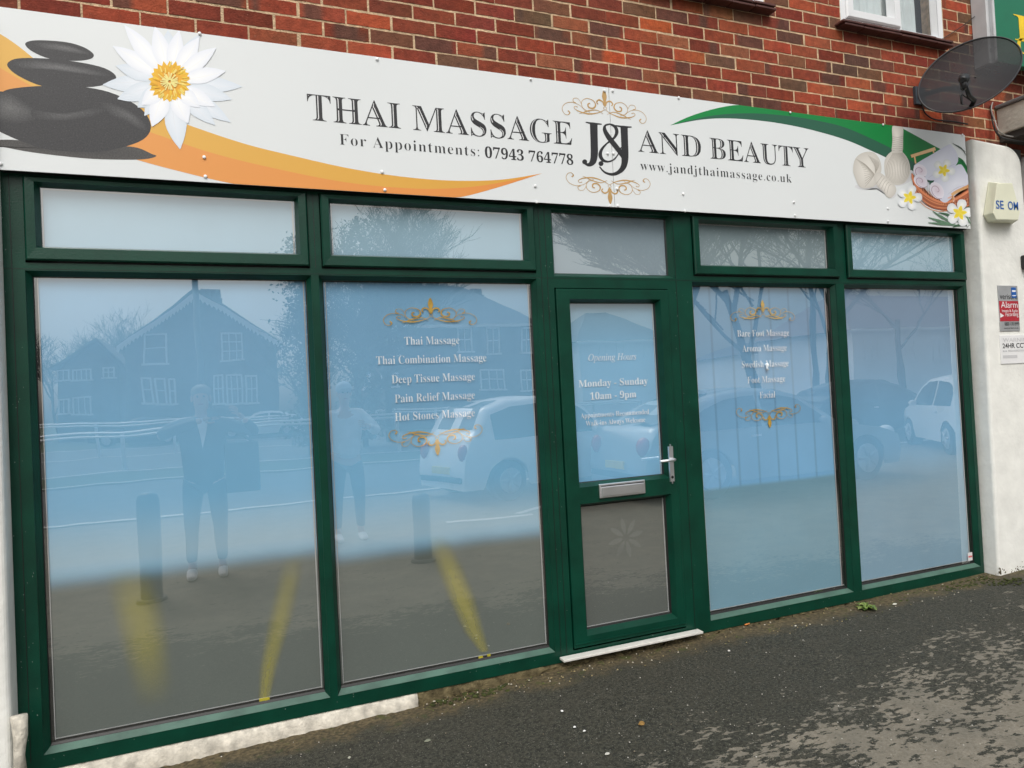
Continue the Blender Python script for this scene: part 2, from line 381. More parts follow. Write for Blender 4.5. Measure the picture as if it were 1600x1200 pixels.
# ================================================================== GROUND
def gz(x, y):
    xs = [(-30, -.03), (-2, -.03), (.2, -.004), (.8, .010), (1.6, .042), (2.5, .056), (3.5, .062), (4.4, .069), (5, .084), (8, .095), (40, .1)]
    v = xs[-1][1]
    for (a, va), (b, vb) in zip(xs, xs[1:]):
        if a <= x <= b: v = va+(vb-va)*(x-a)/(b-a); break
    f = max(0, min(1, (y+4.5)/4.3)); f = f*f*(3-2*f)
    return v*f-.02*(1-f)
def asphalt():
    m = bpy.data.materials.new('pavement_asphalt'); m.use_nodes = True; nt = m.node_tree; p = nt.nodes['Principled BSDF']; N = nt.nodes.new; L = nt.links.new
    tc = N('ShaderNodeTexCoord'); O = tc.outputs['Object']
    def noise(s, d=4, vec=O, r=.5):
        n = N('ShaderNodeTexNoise'); n.inputs['Scale'].default_value = s; n.inputs['Detail'].default_value = d; n.inputs['Roughness'].default_value = r; L(vec, n.inputs['Vector']); return n.outputs[0]
    def rng(v, a, b, c=0, d=1, sm=False):
        n = N('ShaderNodeMapRange'); L(v, n.inputs[0]); n.inputs[1].default_value = a; n.inputs[2].default_value = b; n.inputs[3].default_value = c; n.inputs[4].default_value = d
        if sm: n.interpolation_type = 'SMOOTHSTEP'
        return n.outputs[0]
    def mixc(f, a, b):
        n = N('ShaderNodeMix'); n.data_type = 'RGBA'; L(f, n.inputs['Factor'])
        for k, v in (('A', a), ('B', b)):
            if isinstance(v, tuple): n.inputs[k].default_value = v
            else: L(v, n.inputs[k])
        return n.outputs['Result']
    def mth(op, a, b=None, c=None):
        n = N('ShaderNodeMath'); n.operation = op
        for i, v in enumerate((a, b, c)):
            if v is None: continue
            if isinstance(v, (int, float)): n.inputs[i].default_value = v
            else: L(v, n.inputs[i])
        return n.outputs[0]
    sx = N('ShaderNodeSeparateXYZ'); L(O, sx.inputs[0])
    X, Y = sx.outputs['X'], sx.outputs['Y']
    grain = noise(62, 4, r=.85); grain2 = noise(170, 2); mid = noise(9, 5)
    base = mixc(rng(grain, .40, .62), (.010, .011, .007, 1), (.066, .064, .047, 1))
    base = mixc(rng(grain2, .64, .70), base, (.20, .195, .165, 1))
    base = mixc(rng(mid, .40, .75, 0, .35), base, (.055, .050, .036, 1))
    # worn dry patch away from the shopfront, speckled with darker damp spots
    big = noise(1.5, 5, r=.6)
    dist = mth('MULTIPLY_ADD', Y, -1.0, mth('MULTIPLY', big, 1.3))
    dist = mth('MULTIPLY_ADD', X, .17, dist); dist = mth('MULTIPLY_ADD', noise(9, 5, r=.7), .55, dist)
    mp = N('ShaderNodeMapping'); mp.inputs['Scale'].default_value = (1, 2.2, 1); mp.inputs['Rotation'].default_value = (0, 0, .35); L(O, mp.inputs['Vector'])
    spots = noise(19, 5, mp.outputs[0], .62)
    spots2 = noise(3, 3, mp.outputs[0])
    cov = rng(dist, 1.78, 3.15, 0, .94); spn = mth('MULTIPLY_ADD', spots2, .45, mth('MULTIPLY', spots, .85)); patch = rng(mth('SUBTRACT', cov, rng(spn, .40, .84)), .0, .05)
    light = mixc(rng(grain, .35, .66), (.160, .142, .108, 1), (.275, .246, .192, 1))
    light = mixc(rng(grain2, .66, .74), light, (.34, .32, .27, 1))
    light = mixc(rng(mid, .35, .7, 0, .4), light, (.105, .098, .075, 1)); light = mixc(rng(noise(3.5, 4), .4, .65, 0, .45), light, (.11, .105, .085, 1))
    col = mixc(patch, base, light)
    # brown grit and moss in the angle at the foot of the frontage
    e = mth('MULTIPLY_ADD', noise(6, 6), -.34, mth('MULTIPLY', Y, -1))
    dirt = rng(e, .12, -.06, sm=True)
    dcol = mixc(rng(noise(60, 4), .35, .7), (.040, .033, .017, 1), (.15, .115, .06, 1))
    dcol = mixc(rng(noise(14, 3), .58, .68, 0, .7), dcol, (.055, .07, .014, 1))
    col = mixc(dirt, col, dcol)
    L(col, p.inputs['Base Color']); p.inputs['Roughness'].default_value = .8; p.inputs['Specular IOR Level'].default_value = .35
    b = N('ShaderNodeBump'); b.inputs['Strength'].default_value = .75; b.inputs['Distance'].default_value = .006
    L(mth('ADD', grain, mth('MULTIPLY', grain2, .5)), b.inputs['Height']); L(b.outputs[0], p.inputs['Normal'])
    return m
M['asphalt'] = asphalt()
bm = bmesh.new()
gx = [-60, -20, -8, -4]+[-2+.2*i for i in range(56)]+[10, 16, 30, 60]; gy = [.3, .0]+[-.15*i for i in range(1, 32)]+[-6, -8.2]
g = [[bm.verts.new((x, y, gz(x, y)+(.004*math.sin(x*5.1+y*3)+.003*math.sin(x*11-y*7) if -5 < y < 0 and -2 < x < 8 else 0))) for y in gy] for x in gx]
for a, b in zip(g, g[1:]):
    for i in range(len(gy)-1): bm.faces.new((a[i], b[i], b[i+1], a[i+1]))
bmesh.ops.recalc_face_normals(bm, faces=bm.faces)
o = obj('pavement', bm, M['asphalt'], smooth=True); tag(o, 'dark tarmac pavement with paler worn patch and brown grit along the shopfront', 'pavement', kind='structure')
if o.data.polygons[0].normal.z < 0: o.data.flip_normals()
M['road'] = mat('road_asphalt', (.085, .085, .085), .85, var=.2, vscale=3, bump=.4, bscale=80)
M['grass'] = mat('grass', (.055, .075, .03), .95, var=.5, vscale=9, bump=.8, bscale=60)
M['paint'] = mat('road_paint', (.6, .6, .57), .7, var=.15, vscale=20)
def sheet(name, x0, x1, y0, y1, z, m, label, cat):
    bm = bmesh.new(); n = 8
    vs_ = [[bm.verts.new((x0+(x1-x0)*i/n, y0+(y1-y0)*j/n, z)) for j in range(n+1)] for i in range(n+1)]
    for i in range(n):
        for j in range(n): bm.faces.new((vs_[i][j], vs_[i+1][j], vs_[i+1][j+1], vs_[i][j+1]))
    return tag(obj(name, bm, m), label, cat, kind='structure')
sheet('parking_lane', -70, 70, -14.5, -8.2, -.024, M['road'], 'grey tarmac parking lane across the street', 'road')
sheet('grass_verge', -70, 70, -18, -14.5, -.01, M['grass'], 'strip of short grass between the parking lane and the main road', 'verge')
sheet('road', -90, 90, -36, -18, -.03, M['road'], 'wide grey tarmac main road beyond the verge', 'road')
sheet('ground', -400, 400, -500, -36, -.04, M['grass'], 'open ground behind the houses across the road', 'ground')
sheet('ground', -400, 400, .32, 200, -.1, M['grass'], 'ground behind the shop', 'ground')

# ================================================================== BRICK WALL with the upper windows
YB = -.04
bw = thing('brick_wall', 'red brick upper wall above the white shop sign, pale mortar, stretcher bond', 'brick wall', (2, 0, 3.1))
def inb(x0, x1, z0, z1, rects): return any(x0 < r[1] and x1 > r[0] and z0 < r[3] and z1 > r[2] for r in rects)
WIN = (3.835, 4.800, 3.800, 4.95); WIN2 = (2.20, 3.20, 3.79, 4.95)
bm = bmesh.new(); cl = bm.loops.layers.float_color.new('Col'); rng = random.Random(4)
pal = [srgb(158, 66, 44), srgb(146, 58, 40), srgb(168, 76, 50), srgb(136, 58, 44), srgb(120, 70, 58), srgb(112, 76, 62), srgb(152, 84, 60), srgb(134, 50, 36), srgb(176, 72, 42)]
wts = [5, 5, 4, 4, 2, 1.6, 2, 3, 1.3]
for k in range(-4, 20):
    z0 = 3.2320+.075*k; off = .061+(.11125 if k % 2 else 0)
    for n in range(-19, 28):
        x0 = off+.2225*n+.0035+rng.uniform(-.003, .003); x1 = x0+.2155+rng.uniform(-.003, .003); za, zb = z0+.0035+rng.uniform(-.0015, .0015), z0+.0715+rng.uniform(-.0015, .0015)
        cuts = [(x0, x1)]
        for r in (WIN, WIN2):
            nc = []
            for a, b in cuts:
                if zb < r[2] or za > r[3] or b < r[0] or a > r[1]: nc.append((a, b)); continue
                if a < r[0]-.02: nc.append((a, r[0]-.006))
                if b > r[1]+.02: nc.append((r[1]+.006, b))
            cuts = nc
        for a, b in cuts:
            if a > 6.5 or b < -4.15: continue
            c = rng.choices(pal, wts)[0]; v_ = rng.uniform(.82, 1.12); gl = sum(c[:3])/3; c = tuple(min(1, (q*.85+gl*.13)*v_*k_) for q, k_ in zip(c[:3], (.93, .93, .74)))+(1,)
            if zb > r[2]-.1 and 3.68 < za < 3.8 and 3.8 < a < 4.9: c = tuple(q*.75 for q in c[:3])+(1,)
            yo = YB+rng.uniform(-.0015, .0015); e = .0018
            chip = (k == 1 and n == 8) or rng.random() < .012
            F = [(a+e, za+e), (b-e, za+e), (b-e, zb-e), (a+e, zb-e)]; Bk = [(a, za), (b, za), (b, zb), (a, zb)]
            if chip:
                c = srgb(176, 84, 48)
            # subdivided front face with slightly ragged edges
            nx = 7; top = [(a+(b-a)*i/nx+(0 if i in (0, nx) else rng.uniform(-.003, .003)), zb-e+rng.uniform(-.0018, .0012)) for i in range(nx+1)]
            bot = [(a+(b-a)*i/nx+(0 if i in (0, nx) else rng.uniform(-.003, .003)), za+e+rng.uniform(-.0012, .0018)) for i in range(nx+1)]
            top[0] = (a+e, top[0][1]); bot[0] = (a+e, bot[0][1]); top[-1] = (b-e, top[-1][1]); bot[-1] = (b-e, bot[-1][1])
            tv = [bm.verts.new((q[0], yo+rng.uniform(0, .0012), q[1])) for q in top]; bv = [bm.verts.new((q[0], yo+rng.uniform(0, .0012), q[1])) for q in bot]
            ob_ = [bm.verts.new((q[0], YB+.02, za)) for q in bot]; ot = [bm.verts.new((q[0], YB+.02, zb)) for q in top]
            fs = []
            for i in range(nx):
                fs.append(bm.faces.new((bv[i], bv[i+1], tv[i+1], tv[i]))); fs.append(bm.faces.new((ob_[i], ob_[i+1], bv[i+1], bv[i]))); fs.append(bm.faces.new((tv[i], tv[i+1], ot[i+1], ot[i])))
            fs.append(bm.faces.new((ob_[0], bv[0], tv[0], ot[0]))); fs.append(bm.faces.new((bv[-1], ob_[-1], ot[-1], tv[-1])))
            c2 = tuple(q*rng.uniform(.75, 1.12) for q in c[:3])+(1,); dk_ = rng.random() < (.30 if not (k == 1 and n == 8) else 2); d0, d1 = sorted((rng.uniform(-.3, 1.3), rng.uniform(-.3, 1.3))); dcl = (.085, .048, .036)
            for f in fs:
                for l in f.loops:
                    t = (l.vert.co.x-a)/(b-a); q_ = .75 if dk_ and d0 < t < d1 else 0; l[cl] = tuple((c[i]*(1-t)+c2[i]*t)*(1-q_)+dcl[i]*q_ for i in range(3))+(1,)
bw_b = obj('brickwork', bm, M['brick'], bw)
bm = bmesh.new(); holes = [WIN, WIN2]
plate(bm, -4.2, 6.5, 2.93, 4.95, [(WIN[0], WIN[1], WIN[2], 4.95-.001), (WIN2[0], WIN2[1], WIN2[2], 4.95-.001)], YB+.0030, .25)
for r in holes:                                   # reveals
    for q in (((r[0], YB+.0045, r[2]), (r[0], .12, r[2]), (r[0], .12, r[3]), (r[0], YB+.0045, r[3])), ((r[1], YB+.0045, r[2]), (r[1], YB+.0045, r[3]), (r[1], .12, r[3]), (r[1], .12, r[2])), ((r[0], YB+.0045, r[2]), (r[1], YB+.0045, r[2]), (r[1], .12, r[2]), (r[0], .12, r[2]))):
        bm.faces.new([bm.verts.new(p) for p in q])
obj('mortar', bm, M['mortar'], bw)
# room behind and body of the building
bm = bmesh.new(); box(bm, -4.2, 6.5, .26, 5.0, -.09, 4.95); 
obj('rear_wall', bm, M['darkvoid'], bw)
for o_ in bw.children: o_.matrix_parent_inverse = Matrix.Translation((-2, 0, -3.1))
def child_at(parent, *objs):
    """keep children where they were built although the parent Empty stands elsewhere"""
    inv = Matrix.Translation(parent.location).inverted()
    for o_ in objs or [c for c in parent.children]:
        o_.matrix_parent_inverse = inv
def make_upper_window(x0, x1, z0, z1, xm, label):
    t = thing('casement_window', label, 'window', ((x0+x1)/2, -.02, z0), group='white upper floor windows')
    kids = []
    bm = bmesh.new(); ring(bm, x0+.045, x1-.045, z0+.045, z1-.045, [(-.012, .012), (0, -.030), (0, -.037), (.0445, -.037), (.0445, .05)])
    box(bm, xm-.022, xm+.022, -.036, .02, z0+.045, z1-.045); kids.append(obj('window_frame', bevel_none(bm), M['upvcwhite'], t))
    bm = bmesh.new(); ring(bm, x0+.10, xm-.055, z0+.10, z1-.1, [(-.014, .0), (0, -.050), (0, -.054), (.045, -.054), (.055, -.046), (.055, -.03)]); kids.append(obj('sash', bm, M['upvcwhite'], t))
    for a, b in ((x0+.083, xm-.038), (xm+.02, x1-.03)):
        bm = bmesh.new(); bm.faces.new([bm.verts.new(p) for p in ((a, .005, z0+.03), (b, .005, z0+.03), (b, .005, z1), (a, .005, z1))]); kids.append(obj('window_pane', bm, M['roomglass'], t))
    bm = bmesh.new(); n = 60
    for a, b in ((x0+.06, x1-.17),):
        vs_ = [(bm.verts.new((a+(b-a)*i/n, .045+.014*math.sin(i*1.1)+.006*math.sin(i*2.7), z0)), bm.verts.new((a+(b-a)*i/n, .045+.012*math.sin(i*1.1+.2), z1))) for i in range(n+1)]
        for p, q in zip(vs_, vs_[1:]): bm.faces.new((p[0], q[0], q[1], p[1]))
    kids.append(obj('net_curtain', bm, M['curtain'], t, smooth=True))
    kids.append(obj('room_shade', boxm(x0, x1, .15, .2, z0, z1), M['darkvoid'], t))
    child_at(t, *kids); return t
def bevel_none(bm): return bm
make_upper_window(WIN[0], WIN[1], WIN[2], WIN[3], 4.37, 'white framed upper window with net curtain above the green end of the sign')
make_upper_window(WIN2[0], WIN2[1], WIN2[2]+.02, WIN2[3], 2.75, 'white framed upper window of which only the bottom edge shows at the top of the photo')
def sill(x0, x1, z, label):
    t = thing('window_sill', label, 'sill', ((x0+x1)/2, -.08, z), group='red tile window sills'); kids = []
    for lay in (0, 1):
        bm = bmesh.new(); n = 6; w = (x1-x0)/n
        for i in range(n):
            a = x0+i*w+.002+(lay*.02); b = min(x0+(i+1)*w-.001+lay*.02, x1+.01)
            zz = z+.018*(1-lay)+rng.uniform(-.002, .002)
            for q in [box(bm, a, b, -.112+lay*.008+rng.uniform(-.003, .003), .03, zz, zz+.015)]: pass
        kids.append(obj('tile_course', bevel(bm, .003, 1), M['tile'], t))
    child_at(t, *kids)
sill(3.775, 4.800, 3.757, 'dark red double tile sill under the right upper window')
sill(2.20, 3.225, 3.757, 'dark red double tile sill at the top centre of the photo')

# ================================================================== SHOPFRONT
YF, YG = -.05, 0.0
sf = thing('shopfront', 'dark green framed shopfront with frosted blue windows and a door under the sign', 'shopfront', (2.0, 0, .10))
sk = []
BIG = [(-.71, .377), (.452, 1.528), (2.556, 3.621), (3.731, 4.806)]
ZB, ZT = .154, 2.066
BV = .020
holes = [(a-BV, b+BV, ZB-BV-.006, ZT+BV) for a, b in BIG]
SASH = [(-.708, .390, -.671, .339), (.447, 1.533, .504, 1.494), (2.503, 3.618, 2.606, 3.615-.0), (3.668, 4.775, 3.793, 4.792-.0)]
SASH = [(-.712, .392), (.449, 1.540), (2.512, 3.640), (3.694, 4.832)]
SGL = [(-.671, .339), (.504, 1.494), (2.606, 3.615), (3.793, 4.792)]
# sash outer follows its glass with an even 60 mm stile where the post allows
SASH = [(g[0]-.052, g[1]+.052) for g in SGL]
holes += [(a-.004, b+.004, 2.118, 2.472) for a, b in SASH]
HX = (1.673, 2.399, 2.123, 2.453)
holes.append((HX[0]-BV, HX[1]+BV-.0, HX[2]-BV, HX[3]+.012))
DOOR = (1.650, 2.366, .118, 2.040)
holes.append(DOOR)
bm = bmesh.new(); plate(bm, -.832, 4.858, .068, 2.52, holes, YF, .06)
for h in holes: ring(bm, h[0], h[1], h[2], h[3], [(0, YF), (0, YF+.012)])
sk.append(obj('main_frame', bm, M['green'], sf))
rs_ = random.Random(21); bmq = bmesh.new()
for k in range(110):
    zone = rs_.random(); x = rs_.uniform(-.82, -.74) if zone < .35 else rs_.choice([rs_.uniform(1.55, 1.64), rs_.uniform(2.40, 2.50), rs_.uniform(-.8, 4.8)]); z = rs_.uniform(.11, 2.4) if x < 2.52 and (x < -.73 or 1.54 < x < 1.65 or x > 2.38) else rs_.uniform(.102, .126); w_, h_ = rs_.uniform(.0006, .0015), rs_.uniform(.0006, .0022)
    if any(h[0]-.003 < x < h[1]+.003 and h[2]-.003 < z < h[3]+.003 for h in holes): continue
    box(bmq, x-w_, x+w_, YF-.0008, YF-.0002, z-h_, z+h_)
o_ = obj('dust_specks', bmq, mat('dust', (.22, .27, .24), .8), sf); o_['kind'] = 'stuff'; sk.append(o_)
# joint lines between the coupled frames
bm = bmesh.new()
for x, z0, z1 in ((-.775, .11, 2.5), (1.578, .11, 2.5), (1.612, .11, 2.5), (2.425, .11, 2.5), (.4195, 2.12, 2.47), (3.668, 2.12, 2.47)):
    box(bm, x, x+.0022, YF-.0015, YF+.002, z0, z1)
box(bm, -.83, 4.85, YF-.0010, YF+.002, 2.0915, 2.0930)
sk.append(obj('joint_line', bm, M['gasket'], sf))
bm = bmesh.new()                                   # dark backing in every rebate
box(bm, -.82, 4.85, .03, .055, .10, 2.51); sk.append(obj('rebate_backing', bm, M['darkvoid'], sf))

bluT, blu, bluL = (.19, .36, .50, 1), (.135, .36, .70, 1), (.20, .40, .62, 1)
gry = (.128, .150, .137, 1)
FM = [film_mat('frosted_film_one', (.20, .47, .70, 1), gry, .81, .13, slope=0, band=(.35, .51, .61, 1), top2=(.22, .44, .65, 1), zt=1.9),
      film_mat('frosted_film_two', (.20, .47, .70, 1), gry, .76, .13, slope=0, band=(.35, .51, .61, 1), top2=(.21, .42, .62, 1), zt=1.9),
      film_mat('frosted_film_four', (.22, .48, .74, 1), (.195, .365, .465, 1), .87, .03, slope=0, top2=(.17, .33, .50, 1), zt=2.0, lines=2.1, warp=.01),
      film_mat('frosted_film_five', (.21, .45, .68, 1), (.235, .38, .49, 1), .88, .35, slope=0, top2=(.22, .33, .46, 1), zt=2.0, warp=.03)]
M['filmtop'] = film_mat('frosted_film_transom', (.31, .47, .56, 1), (.34, .51, .62, 1), 2.35, .3, warp=.02)
M['filmtop3'] = film_mat('frosted_film_fanlight', (.27, .35, .40, 1), (.30, .38, .43, 1), 2.3, .3, warp=.02)
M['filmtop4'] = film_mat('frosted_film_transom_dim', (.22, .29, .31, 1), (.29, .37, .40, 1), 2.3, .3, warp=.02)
M['filmdoor'] = film_mat('frosted_film_door', (.215, .47, .69, 1), (.205, .46, .69, 1), 1.3, .6, top2=(.22, .40, .54, 1), zt=1.95)
M['filmgrey'] = film_mat('frosted_film_grey', (.105, .118, .108, 1), (.115, .128, .118, 1), .5, .4)
M['edge'] = mat('spacer_bar', (.42, .43, .43), .4, var=.1)
M['yellow'] = mat('hazard_yellow', (.55, .48, .02), .5, var=.1)
def quad(x0, x1, z0, z1, y):
    bm = bmesh.new(); bm.faces.new([bm.verts.new(p) for p in ((x0, y, z0), (x1, y, z0), (x1, y, z1), (x0, y, z1))]); return bm
def pane_set(x0, x1, z0, z1, fm, inset=.012, yg=-.012, yfilm=0.0, parent=sf, name='window_pane', right=None):
    """clear glass in its gasket with the frosted film behind it"""
    p = obj(name, quad(x0-.006, x1+.006, z0-.006, z1+.006, yg), M['glass'], parent)
    f = obj('privacy_film', quad(x0, x1, z0, z1, yfilm), fm, p)
    return p, f
bm = bmesh.new(); gk = bmesh.new()
for i, (a, b) in enumerate(BIG):
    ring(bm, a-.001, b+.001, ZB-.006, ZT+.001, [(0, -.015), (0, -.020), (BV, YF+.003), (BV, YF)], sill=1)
    ring(gk, a+.0, b, ZB+.0, ZT, [(-.001, .002), (-.004, -.011), (.004, -.016), (.006, -.018)])
ring(bm, HX[0]-.001, HX[1]+.001, HX[2]-.001, HX[3]+.001, [(0, -.015), (0, -.02), (BV, YF+.003), (BV, YF)])
ring(gk, HX[0], HX[1], HX[2], HX[3], [(-.001, .002), (-.003, -.011), (.004, -.016), (.006, -.018)])
sk.append(obj('glazing_bead', bm, None, sf, mats=[M['green'], M['skylitdustygreen']])); sk.append(obj('gasket', gk, M['gasket'], sf))
PA = []
bigpanes = []
ins = [(0.012, 0), (0, .012), (0, .028), (.002, .024)]
for i, (a, b) in enumerate(BIG):
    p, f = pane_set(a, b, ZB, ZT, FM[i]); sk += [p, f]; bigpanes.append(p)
    # pale spacer and black rebate seen past the film edge
    bmx = bmesh.new()
    if ins[i][0]: box(bmx, a+.001, a+ins[i][0], -.004, -.002, ZB, ZT)
    if ins[i][1]: box(bmx, b-ins[i][1], b-.001, -.004, -.002, ZB, ZT)
    box(bmx, a, b, -.004, -.002, ZB, ZB+.010)
    sk.append(obj('rebate_shadow', bmx, M['gasket'], p))
    bmx = bmesh.new()
    if ins[i][1] > .02: box(bmx, b-ins[i][1]-.006, b-ins[i][1], -.006, -.003, ZB+.01, ZT)
    else: box(bmx, b-.014, b-.009, -.006, -.003, ZB+.01, ZT)
    box(bmx, a+.012, a+.015, -.006, -.003, ZB+.01, ZT); box(bmx, a+.013, b-.013, -.006, -.003, ZB+.013, ZB+.016)
    sk.append(obj('spacer_bar', bmx, M['edge'], p))
p3, f3 = pane_set(*HX, M['filmtop3']); sk += [p3, f3]
# opening transom sashes
for i, ((a, b), (ga, gb)) in enumerate(zip(SASH, SGL)):
    bm = bmesh.new(); z0, z1 = 2.190, 2.436
    ring(bm, ga-.004, gb+.004, z0-.004, z1-.0, [(-.0, -.030), (.0, -.036), (.014, -.066), (.016, -.070), (.050, -.072), (.0535, -.066), (.0535, -.055)]) if False else None
    # stiles: even 48 mm sides, 66 mm bottom rail, 30 mm top rail
    sx0, sx1, sz0, sz1 = a, b, 2.126, 2.468
    def loop(bm, x0, x1, z0_, z1_, y): return [bm.verts.new(q) for q in ((x0, y, z0_), (x1, y, z0_), (x1, y, z1_), (x0, y, z1_))]
    L_ = [loop(bm, ga, gb, z0, z1, -.022), loop(bm, ga-.001, gb+.001, z0-.001, z1+.001, -.030), loop(bm, ga-.014, gb+.014, z0-.014, z1+.012, -.068), loop(bm, sx0+.006, sx1-.006, sz0+.006, sz1-.004, -.070), loop(bm, sx0, sx1, sz0, sz1, -.064), loop(bm, sx0, sx1, sz0, sz1, -.052), loop(bm, sx0+.008, sx1-.008, sz0+.008, sz1-.008, -.047)]
    for A, B in zip(L_, L_[1:]):
        for k in range(4): bm.faces.new((A[k], B[k], B[(k+1) % 4], A[(k+1) % 4]))
    s = obj('transom_sash', bm, M['green'], sf); sk.append(s)
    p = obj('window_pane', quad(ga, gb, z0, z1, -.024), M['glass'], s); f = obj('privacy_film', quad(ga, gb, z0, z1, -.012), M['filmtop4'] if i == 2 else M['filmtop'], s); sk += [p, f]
    bm = bmesh.new(); box(bm, ga+.001, ga+.006, -.018, -.014, z0, z1); box(bm, gb-.012, gb-.005, -.018, -.014, z0, z1); box(bm, ga+.006, gb-.012, -.018, -.014, z1-.006, z1)
    sk.append(obj('spacer_bar', bm, M['edge'], s))
# ---- door
dr = link(bpy.data.objects.new('door', None)); dr.parent = sf; dr['label'] = 'green half glazed door with letter plate and lever handle'; sk.append(dr)
bm = bmesh.new(); D = (1.656, 2.361, .128, 2.034); G1 = (1.748, 2.290, .990, 1.963); G2 = (1.748, 2.290, .206, .865); DF = -.062
plate(bm, D[0]+.004, D[1]-.004, D[2]+.004, D[3]-.004, [(G1[0]-.016, G1[1]+.016, G1[2]-.02, G1[3]+.016), (G2[0]-.016, G2[1]+.016, G2[2]-.022, G2[3]+.016)], DF, DF)
ring(bm, D[0]+.004, D[1]-.004, D[2]+.004, D[3]-.004, [(0, DF), (.004, DF+.004), (.004, DF+.03)])
box(bm, D[0]+.004, D[1]-.004, DF-.006, DF-.0005, D[2]+.020, D[2]+.026)
for g_, bt in ((G1, .02), (G2, .022)):
    A = [bm.verts.new(q) for q in ((g_[0]-.016, DF, g_[2]-bt), (g_[1]+.016, DF, g_[2]-bt), (g_[1]+.016, DF, g_[3]+.016), (g_[0]-.016, DF, g_[3]+.016))]
    B = [bm.verts.new(q) for q in ((g_[0]-.001, -.028, g_[2]-.001), (g_[1]+.001, -.028, g_[2]-.001), (g_[1]+.001, -.028, g_[3]+.001), (g_[0]-.001, -.028, g_[3]+.001))]
    C = [bm.verts.new((v.co.x, -.012, v.co.z)) for v in B]
    for P_, Q_ in ((A, B), (B, C)):
        for k in range(4): bm.faces.new((P_[k], P_[(k+1) % 4], Q_[(k+1) % 4], Q_[k]))
bmesh.ops.recalc_face_normals(bm, faces=bm.faces)
sk.append(obj('door_leaf', bm, M['green'], dr))
gk = bmesh.new()
ring(gk, *G1, [(-.001, -.006), (-.003, -.022), (.003, -.026)]); ring(gk, *G2, [(-.001, -.006), (-.006, -.022), (.003, -.026)])
sk.append(obj('gasket', gk, M['gasket'], dr))
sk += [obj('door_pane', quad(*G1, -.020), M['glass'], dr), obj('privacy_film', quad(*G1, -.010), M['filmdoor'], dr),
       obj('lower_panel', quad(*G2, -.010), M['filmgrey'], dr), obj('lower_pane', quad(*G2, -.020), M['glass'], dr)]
bm = bmesh.new(); box(bm, G1[1]-.012, G1[1]-.007, -.016, -.012, G1[2], G1[3]); box(bm, G2[1]-.014, G2[1]-.010, -.016, -.012, G2[2], G2[3]); box(bm, G2[0], G2[1], -.016, -.012, G2[2]+.008, G2[2]+.011)
sk.append(obj('spacer_bar', bm, M['edge'], dr))
# letter plate
bm = bmesh.new(); box(bm, 1.845, 2.133, DF-.012, DF-.0003, .902, .978); bevel(bm, .004, 2); lb = obj('letter_plate', bm, M['metal'], dr, smooth=False)
bm = bmesh.new(); v = box(bm, 1.858, 2.120, DF-.022, DF-.0125, .912, .962); bevel(bm, .003, 2); lf = obj('letter_flap', bm, M['metal'], dr)
bm = bmesh.new(); box(bm, 1.856, 2.122, DF-.0145, DF-.0122, .9635, .968); sk.append(obj('flap_gap', bm, M['gasket'], dr))
# handle
bm = bmesh.new(); box(bm, 2.300, 2.328, DF-.010, DF-.0003, .938, 1.160)
bmesh.ops.bevel(bm, geom=[e for e in bm.edges if abs((e.verts[0].co-e.verts[1].co).y) > .005], offset=.012, segments=4, affect='EDGES')
hp = obj('handle_plate', bm, M['metal'], dr)
bm = bmesh.new(); tube(bm, [(2.314, DF-.01, 1.075), (2.314, DF-.042, 1.075), (2.306, DF-.050, 1.075), (2.21, DF-.052, 1.073)], [.009, .009, .0085, .007], 10)
hl = obj('lever_handle', bm, M['metal'], dr)
bm = bmesh.new(); tube(bm, [(2.314, DF-.0098, .975), (2.314, DF-.0125, .975)], [.008, .008], 12); kh = obj('lock_cylinder', bm, M['gasket'], dr)
sk += [lb, lf, hp, hl, kh]
# faint etched rosette on the lower panel
a = Art(-.0105, .00002)
M['etch'] = mat('etched_pattern', (.118, .131, .122), .8)
cx, cz = 2.03, .66
for k in range(8):
    t = k*math.pi/4+.2
    a.poly(close_spline([(cx+math.cos(t+q)*r, cz+math.sin(t+q)*r) for q, r in ((0, .02), (-.22, .07), (0, .115), (.22, .07))], 3), (1, 1, 1, 1))
sk.append(a.done('etched_rosette', M['etch'], dr))
# ---- lettering and flourishes on the glass
YT = -.0065
def pane_text(rows, parent, name, y=YT, mode='b', off=-.006, cap=None, m='vinyl'):
    for s, x0, x1, z, cp, md in rows:
        bm = bmesh.new(); add_text(bm, s, x0, x1, z, cp, y, md, off if md == 'b' else 0); sk.append(obj(name, bm, M[m], parent))
pane_text([('Thai Massage', .836, 1.121, 1.755, .040, 'b'), ('Thai Combination Massage', .692, 1.262, 1.662, .040, 'b'), ('Deep Tissue Massage', .763, 1.194, 1.567, .040, 'b'),
           ('Pain Relief Massage', .774, 1.189, 1.472, .040, 'b'), ('Hot Stones Massage', .770, 1.184, 1.382, .040, 'b')], bigpanes[1], 'lettering', off=-.008)
pane_text([('Bare Foot Massage', 2.877, 3.278, 1.764, .040, 'b'), ('Aroma Massage', 2.909, 3.251, 1.672, .040, 'b'), ('Swedish Massage', 2.898, 3.259, 1.575, .040, 'b'),
           ('Foot Massage', 2.934, 3.226, 1.480, .040, 'b'), ('Facial', 3.020, 3.139, 1.385, .040, 'b')], bigpanes[2], 'lettering', off=-.008)
pane_text([('Opening Hours', 1.852, 2.157, 1.646, .036, 'i'), ('Monday - Sunday', 1.784, 2.224, 1.505, .038, 'b'), ('10am - 9pm', 1.851, 2.143, 1.434, .038, 'b')], dr, 'lettering', y=-.0145, off=0)
pane_text([('Appointments Recommended', 1.786, 2.221, 1.336, .027, 'b'), ('Walk-ins Always Welcome', 1.815, 2.193, 1.293, .027, 'b')], dr, 'lettering', y=-.0145, off=-.007)
